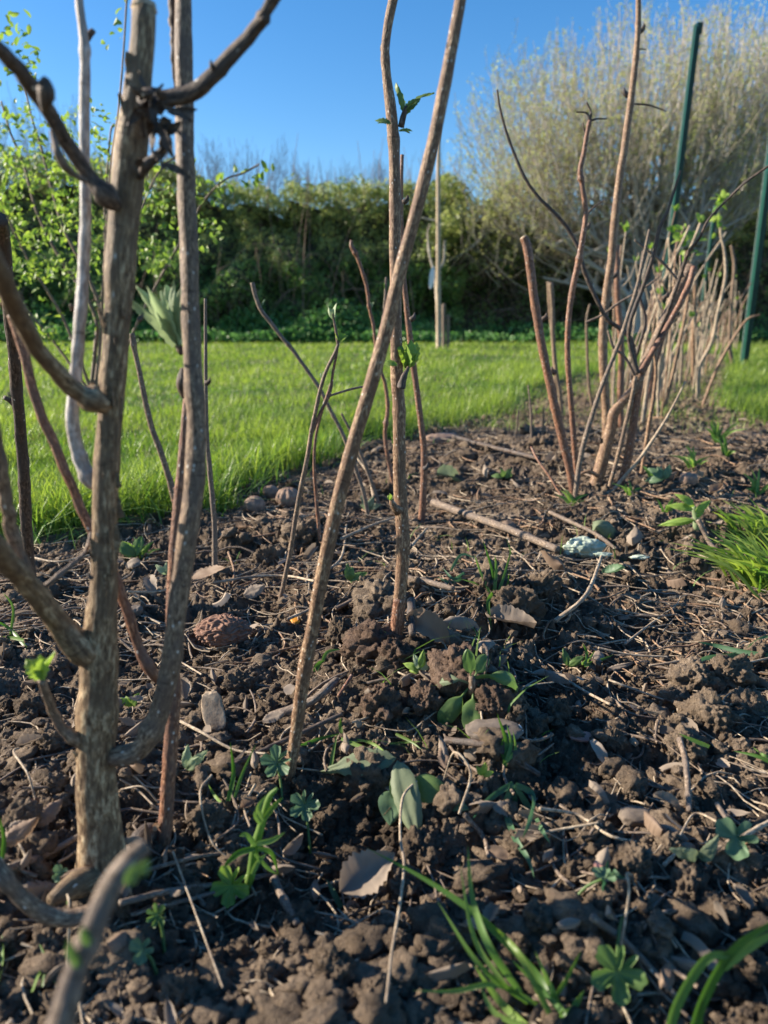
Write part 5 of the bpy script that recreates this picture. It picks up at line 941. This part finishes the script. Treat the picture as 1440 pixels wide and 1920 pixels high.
bladeset(t, Y-.015, [([(962,1468),(930,1488),(905,1510),(884,1538)],14),([(960,1470),(948,1515),(965,1570),(990,1610),(1002,1648)],15),([(965,1472),(995,1520),(1015,1555),(1032,1582)],14),([(963,1475),(968,1520),(978,1575)],11),([(966,1470),(998,1490),(992,1540),(980,1572)],14)], 'bluegrass')
t, Y = clump('grass_sprig', 950, 1432, 'small upright bright sprig by the white flake', 'grass sprig')
bladeset(t, Y, [([(946,1436),(950,1395),(932,1338)],12),([(948,1430),(958,1395),(950,1358)],9),([(950,1428),(966,1405),(962,1370)],8),([(948,1430),(940,1405),(945,1380)],8)])
t, Y = clump('grass_sprig', 925, 1130, 'thin grass sprig growing on the mound in the middle', 'grass sprig')
bladeset(t, Y, [([(925,1130),(925,1080),(905,1010)],8),([(928,1128),(945,1080),(960,1025)],7),([(922,1130),(905,1100),(862,1085)],7),([(925,1110),(915,1130),(922,1182)],9),([(926,1120),(930,1070),(928,1040)],8),([(924,1125),(900,1070),(890,1040)],6),([(930,1125),(950,1100),(955,1070)],6)])
t, Y = clump('grass_sprig', 840, 1085, 'flat bluish blades lying between slim cane and mound', 'grass sprig')
bladeset(t, Y, [([(870,1075),(850,1085),(830,1065)],8),([(866,1085),(845,1092),(820,1082)],8),([(845,1070),(865,1040),(895,1048)],6)], 'bluegrass')
t, Y = clump('grass_sprig', 428, 1500, 'pair of thin upright blades right of the pale wood chip', 'grass sprig')
bladeset(t, Y, [([(428,1502),(438,1450),(432,1392)],11),([(440,1495),(455,1450),(480,1395)],8),([(415,1505),(402,1490),(390,1470)],8)])
t, Y = clump('grass_sprig', 592, 1262, 'tiny curved green blade right of the leaning cane', 'grass sprig')
bladeset(t, Y, [([(590,1260),(598,1245),(610,1238)],12),([(605,1238),(615,1222),(640,1217)],8)])
t, Y = clump('grass_sprig', 615, 1640, 'short blue green blade left of the pale curled leaf', 'grass sprig')
bladeset(t, Y, [([(640,1702),(625,1672),(612,1648)],14)], 'bluegrass')
t, Y = clump('grass_sprig', 650, 1400, 'flattened grass blades behind the withered thistle leaf', 'grass sprig')
bladeset(t, Y, [([(560,1400),(600,1385),(640,1375)],9),([(620,1440),(625,1410),(632,1375)],8),([(640,1385),(690,1405),(720,1415)],9),([(640,1375),(638,1360),(640,1345)],9),([(720,1395),(760,1392),(790,1390)],5),([(730,1420),(700,1395),(665,1385)],8),([(742,1376),(770,1390),(790,1405)],7)])
t, Y = clump('grass_sprig', 1370, 1225, 'long flat blades lying at the right edge above sunlit clods', 'grass sprig')
bladeset(t, Y, [([(1460,1232),(1390,1222),(1340,1210),(1306,1203)],12),([(1425,1218),(1370,1230),(1320,1235),(1290,1258)],14),([(1455,1190),(1420,1200),(1380,1235)],6)], 'bluegrass')
t, Y = clump('grass_sprig', 1390, 1410, 'bright narrow blades at the right edge below sunlit clods', 'grass sprig')
bladeset(t, Y, [([(1465,1440),(1420,1418),(1375,1408)],9),([(1460,1425),(1430,1415),(1410,1400)],7),([(1330,1400),(1300,1388),(1272,1375)],10)])
t, Y = clump('grass_sprig', 1105, 1250, 'little dark green sprig at the front of the dark hollow', 'grass sprig')
bladeset(t, Y, [([(1095,1248),(1100,1225),(1092,1205)],8),([(1095,1248),(1120,1240),(1150,1228)],9),([(1090,1245),(1105,1235),(1115,1220)],8)])
t, Y = clump('grass_sprig', 1135, 1650, 'small green seedling beside the pinkish leaf', 'grass sprig')
bladeset(t, Y, [([(1128,1668),(1135,1640),(1140,1612)],14),([(1150,1630),(1165,1645),(1185,1640)],9)], 'bluegrass')
t, Y = clump('grass_sprig', 10, 1640, 'blurred blades at the left edge beside the trunk foot', 'grass sprig')
bladeset(t, Y, [([(5,1610),(8,1570),(-2,1530)],12),([(-5,1850),(5,1800),(4,1740)],14),([(60,1860),(80,1820),(110,1850)],8),([(80,1850),(85,1800),(70,1760)],8)])
t, Y = clump('grass_sprig', 20, 1200, 'green blades at the left edge under the thick branch', 'grass sprig')
bladeset(t, Y, [([(50,1215),(20,1180),(-15,1160)],9),([(20,1190),(25,1140),(5,1110)],7),([(45,1200),(15,1195),(-20,1200)],8)])
def tuft(px, py, n, lpx, wpx, label, az=None, sp=.8, m='grass', name='grass_tuft', group=None):
    g = G(px, py); dep = g[1]*CP+CH*SP; R = np.random.default_rng(int(px+py)); t = thing(name, g, label, 'grass tuft', group); mb = MB()
    for q in range(n):
        a = R.uniform(0, 6.28) if az is None else az+R.normal(0, sp); l = lpx*dep/FPX*R.uniform(.5, 1.15); ln = R.uniform(.2, 1.0) if az is None else R.uniform(.4, 1.2)
        sp_ = .018 if n > 40 else .003; b = g+np.array([R.normal(0, sp_), R.normal(0, sp_), -.003]); d = np.array([math.cos(a)*ln, math.sin(a)*ln, 1]); d /= np.linalg.norm(d)
        ribbon(mb, [b, b+d*l*.5, b+d*l*.85+np.array([math.cos(a), math.sin(a), -.6])*l*.22*ln], wpx*dep/FPX*R.uniform(.6, 1.1), (0, -1, .4), 9, .3, R.random())
    mb.build('blades', M[m], t)
tuft(1455, 1105, 170, 150, 6, 'dense bright grass tuft spilling in at the right edge', math.pi*.95, 1.1)
tuft(1440, 1010, 80, 100, 5, 'smaller grass tuft behind the dense tuft at the right edge', math.pi*.9, .8)
for q, (px, py, n, l, lb) in enumerate([(1300,880,14,55,'sparse grass tuft right of the right bush'),(1360,860,10,50,'thin grass tuft near the right edge of the soil'),(1075,945,7,45,'tiny upright grass sprig in front of the right bush'),(1230,900,12,40,'low grass tuft beside the stout foot of the right bush'),(1250,960,8,40,'low grass sprig left of the yellowish sprout'),(1420,930,14,60,'grass sprig at the right edge behind the tufts'),(262,1045,16,50,'bright grass tuft between trunk and curved branch'),(1345,830,14,60,'upright thin grass by the far canes on the right'),(1180,930,7,40,'short grass blades in front of the stout pale foot')]):
    tuft(px, py, n, l, 6, lb, m='weedgrass')
# lobed leaves
def lob(px, py, w, lab, m='leafb', lobes=5, deep=.45, up=(0, -.8, .8), rot=0, pet=None, seed=0):
    g = gp3(px, py, .016); s = w*(g[1]*CP+CH*SP)/FPX/2; t = thing('lobed_weed', g, lab, 'weed'); mb = MB(); lobed(mb, g, up, s, lobes, deep, .5, .25, rot, seed); mb.build('leaf', M[m], t)
    mb = MB(); e = gp3(*(pet or (px+10, py+w*.7)), 0); tube(mb, [g-[0, 0, .0006], (g+e)/2+[0, .002, .002], e], [.0007, .0008, .0009], 6, seg=.003, rough=0); mb.build('stalk', M['leafg'], t)
lob(521,1475,64,'round lobed blue green leaf at the foot of the leaning cane', rot=.4)
lob(572,1558,62,'second round lobed leaf in front of the leaning cane', rot=1.2, seed=2)
lob(437,1710,78,'yellow green lobed leaf on the long dark twig','sprout', rot=.8, seed=3, pet=(455,1680))
lob(1150,1882,110,'large round lobed leaf on a tall yellow stalk at the bottom right','leafg',5,.5,(0,-1,.7),.9,(1168,1720),4)
lob(1373,1625,84,'blue green three lobed leaf near the right edge','leafb',3,.6,(-.2,-.7,.8),.2,(1420,1640),5)
lob(1130,1698,54,'pale green crinkled leaf seen edge on','leafb',5,.3,(.1,.2,1),0,(1060,1712),6)
lob(272,1838,52,'small dark green clover leaf in the front left soil','leafb',3,.5,(0,-1,.6),.4,(300,1850),7)
lob(120,1690,34,'tiny dark leaf left of the trunk foot','leafb',3,.4,(0,-1,.6),0,None,8)
lob(300,1770,44,'small feathery dark leaf in front of the trunk','leafg',7,.6,(0,-1,.6),0,None,9)
# goosegrass like sprig
t, Y = clump('leafy_weed', 455, 1690, 'bright green upright weed with narrow whorled leaves in front of leaning cane', 'weed')
mb = MB(); tube(mb, [P(452,1692,Y), P(470,1640,Y), P(478,1590,Y), P(492,1540,Y), P(505,1495,Y), P(520,1478,Y)], [.0022,.0024,.0024,.002,.0016,.0008], 8, rough=.06); mb.build('stem', M['weedgrass'], t)
bladeset(t, Y-.006, [([(478,1590),(450,1598),(432,1612),(418,1628)],14),([(480,1585),(462,1565),(448,1568)],13),([(482,1582),(510,1575),(535,1560)],13),([(484,1590),(510,1600),(522,1640)],12),([(478,1600),(500,1625),(520,1640)],10),([(492,1540),(485,1515),(500,1490)],13),([(495,1535),(515,1510),(530,1495)],12),([(490,1545),(480,1530),(478,1520)],12),([(472,1640),(485,1615),(500,1600)],12)])
def wl(t, px, py, Y, dx, dy, dz, l, w, m='leafg', kind='spoon', bend=.8, up=(0, -1, .5), serr=0, pleat=0, seed=0, nm='leaf', dep=None):
    s = (Y*CP+CH*SP)/FPX; mb = MB(); Y = min(Y, P_above(px, py)); nn = math.hypot(dx, dz); ex, ey = px+dx*l/nn, py-dz*l/nn; L_ = l*s
    if ey > 700 and dz < .2:
        e = P(ex, ey, min(Y, P_above(ex, ey))); d_ = e-P(px, py, Y); dx, dy, dz = d_; L_ = float(np.linalg.norm(d_))
    leaf(mb, P(px, py, Y), (dx, dy, dz), up, L_, w*s, kind, bend, .25, serr, pleat, .1, .5, 18, 8, seed); return mb.build(nm, M[m], t)
t, Y = clump('broad_leaved_weed', 885, 1290, 'uprooted broad leaved weed with drooping leaves on the reddish clods', 'weed'); Y -= .012
mb = MB(); tube(mb, [P(885,1300,Y), P(886,1282,Y), P(884,1268,Y)], [.0026,.003,.002], 8, rough=.1); mb.build('stem', M['caned'], t)
wl(t,884,1275,Y,-.15,-.1,1,62,24,'leafg',bend=.1,seed=1); wl(t,888,1272,Y,.35,0,.7,52,26,'leafg',bend=.7,seed=2); wl(t,888,1270,Y,1,-.15,.35,130,30,'leafg',bend=1.5,seed=3,up=(0,-.7,1))
wl(t,880,1280,Y,-1,0,.45,90,22,'sage',bend=1.5,seed=4,up=(0,-.7,1)); wl(t,888,1290,Y,-.05,-.1,-1,86,38,'leafg',bend=.1,seed=5); wl(t,878,1290,Y,-.55,-.1,-.75,90,34,'leafg',bend=.8,seed=6); wl(t,884,1280,Y,.6,-.2,-.1,40,14,'sage',bend=.5,seed=7)
t, Y = clump('rosette_weed', 783, 1262, 'pale green five leaved seedling on the clod below the speckled cane', 'weed'); Y -= .008
for q, (dx, dz, l) in enumerate([(-.9,.45,38),(-.35,1,34),(.15,1,40),(.9,.6,36),(-.8,-.1,26)]): wl(t,788,1255,Y,dx,-.2,dz,l,16,'silver' if q % 2 else 'sprout','lance',1.0,seed=q)
t, Y = clump('withered_weed', 745, 1440, 'withered grey green serrated weed lying on the clods in the middle', 'weed'); Y -= .02
wl(t,742,1420,Y+.01,-1,.05,-.12,150,58,'sage','lance',.25,(0,-.8,1),.3,.02,1); wl(t,745,1425,Y,.25,-.05,-1,170,58,'sage','lance',.15,(0,-1,.2),.1,.01,2); wl(t,755,1440,Y,-.1,0,-1,80,44,'leafg','ovate',.2,(0,-1,.2),0,0,3)
wl(t,770,1470,Y+.008,.9,.05,-.25,70,50,'leafg','ovate',.6,(0,-1,.6),0,0,4); wl(t,735,1480,Y+.004,-.05,0,-1,60,50,'leafb','ovate',.3,(0,-1,.4),0,0,5); wl(t,815,1495,Y+.01,.9,0,-.25,60,30,'leafb','ovate',.3,(0,-.8,.8),0,0,6)
t, Y = clump('yellowish_sprout', 1305, 990, 'yellow green sprout with pointed leaves right of the withered leaf', 'seedling')
mb = MB(); tube(mb, [P(1305,995,Y), P(1306,975,Y), P(1300,950,Y)], [.004,.0045,.003], 8, rough=.08); mb.build('stem', M['silver'], t)
for q, (px, py, dx, dz, l, w) in enumerate([(1300,955,-1,.35,52,18),(1302,950,-.6,.6,46,18),(1304,960,.6,.6,42,16),(1303,975,-1,-.05,74,18),(1306,970,.5,.8,30,12)]): wl(t,px,py,Y-.01,dx,-.2,dz,l,w,'sprout','lance',.9,seed=q,serr=.2,pleat=.015)
for q, (px, py, l, m, lb) in enumerate([(247,1330,34,'sprout','tiny serrated seedling between the trunk and the curved branch'),(350,1450,50,'silver','pale limp seedling right of the dark prickly cane'),(655,1095,40,'leafg','dark leafy seedling between the leaning cane and the speckled cane'),(690,960,30,'sage','pale rounded leaf behind the leaning cane'),(905,1460,30,'sprout','small green shoots beside the bent grass clump'),(1310,1615,60,'sage','pale drooping seedling left of the blue green lobed leaf'),(1065,765+490,36,'leafg','dark small weed on the rim of the dark hollow'),(312,1083,30,'silver','pale bud leaf between the curved branch and pale cane foot'),(945,900,26,'leafg','low green leaf on the soil behind the tan fan leaf'),(1245,905,40,'leafb','low dark leaf in front of the stout pale foot'),(255,1050,55,'leafg','bright toothed nettle seedling behind the trunk at the lawn edge')]):
    t, Y = clump('seedling', px, py, lb, 'seedling'); RR = np.random.default_rng(q)
    for k in range(4): wl(t,px,py-6,Y-.004,RR.normal(0,.8),RR.normal(0,.2)-.2,RR.uniform(.2,1),l*RR.uniform(.7,1.1),l*.42,m,'ovate',RR.uniform(.3,1.2),seed=k,serr=.3,pleat=.02)
for o in EMP: del o['_w']
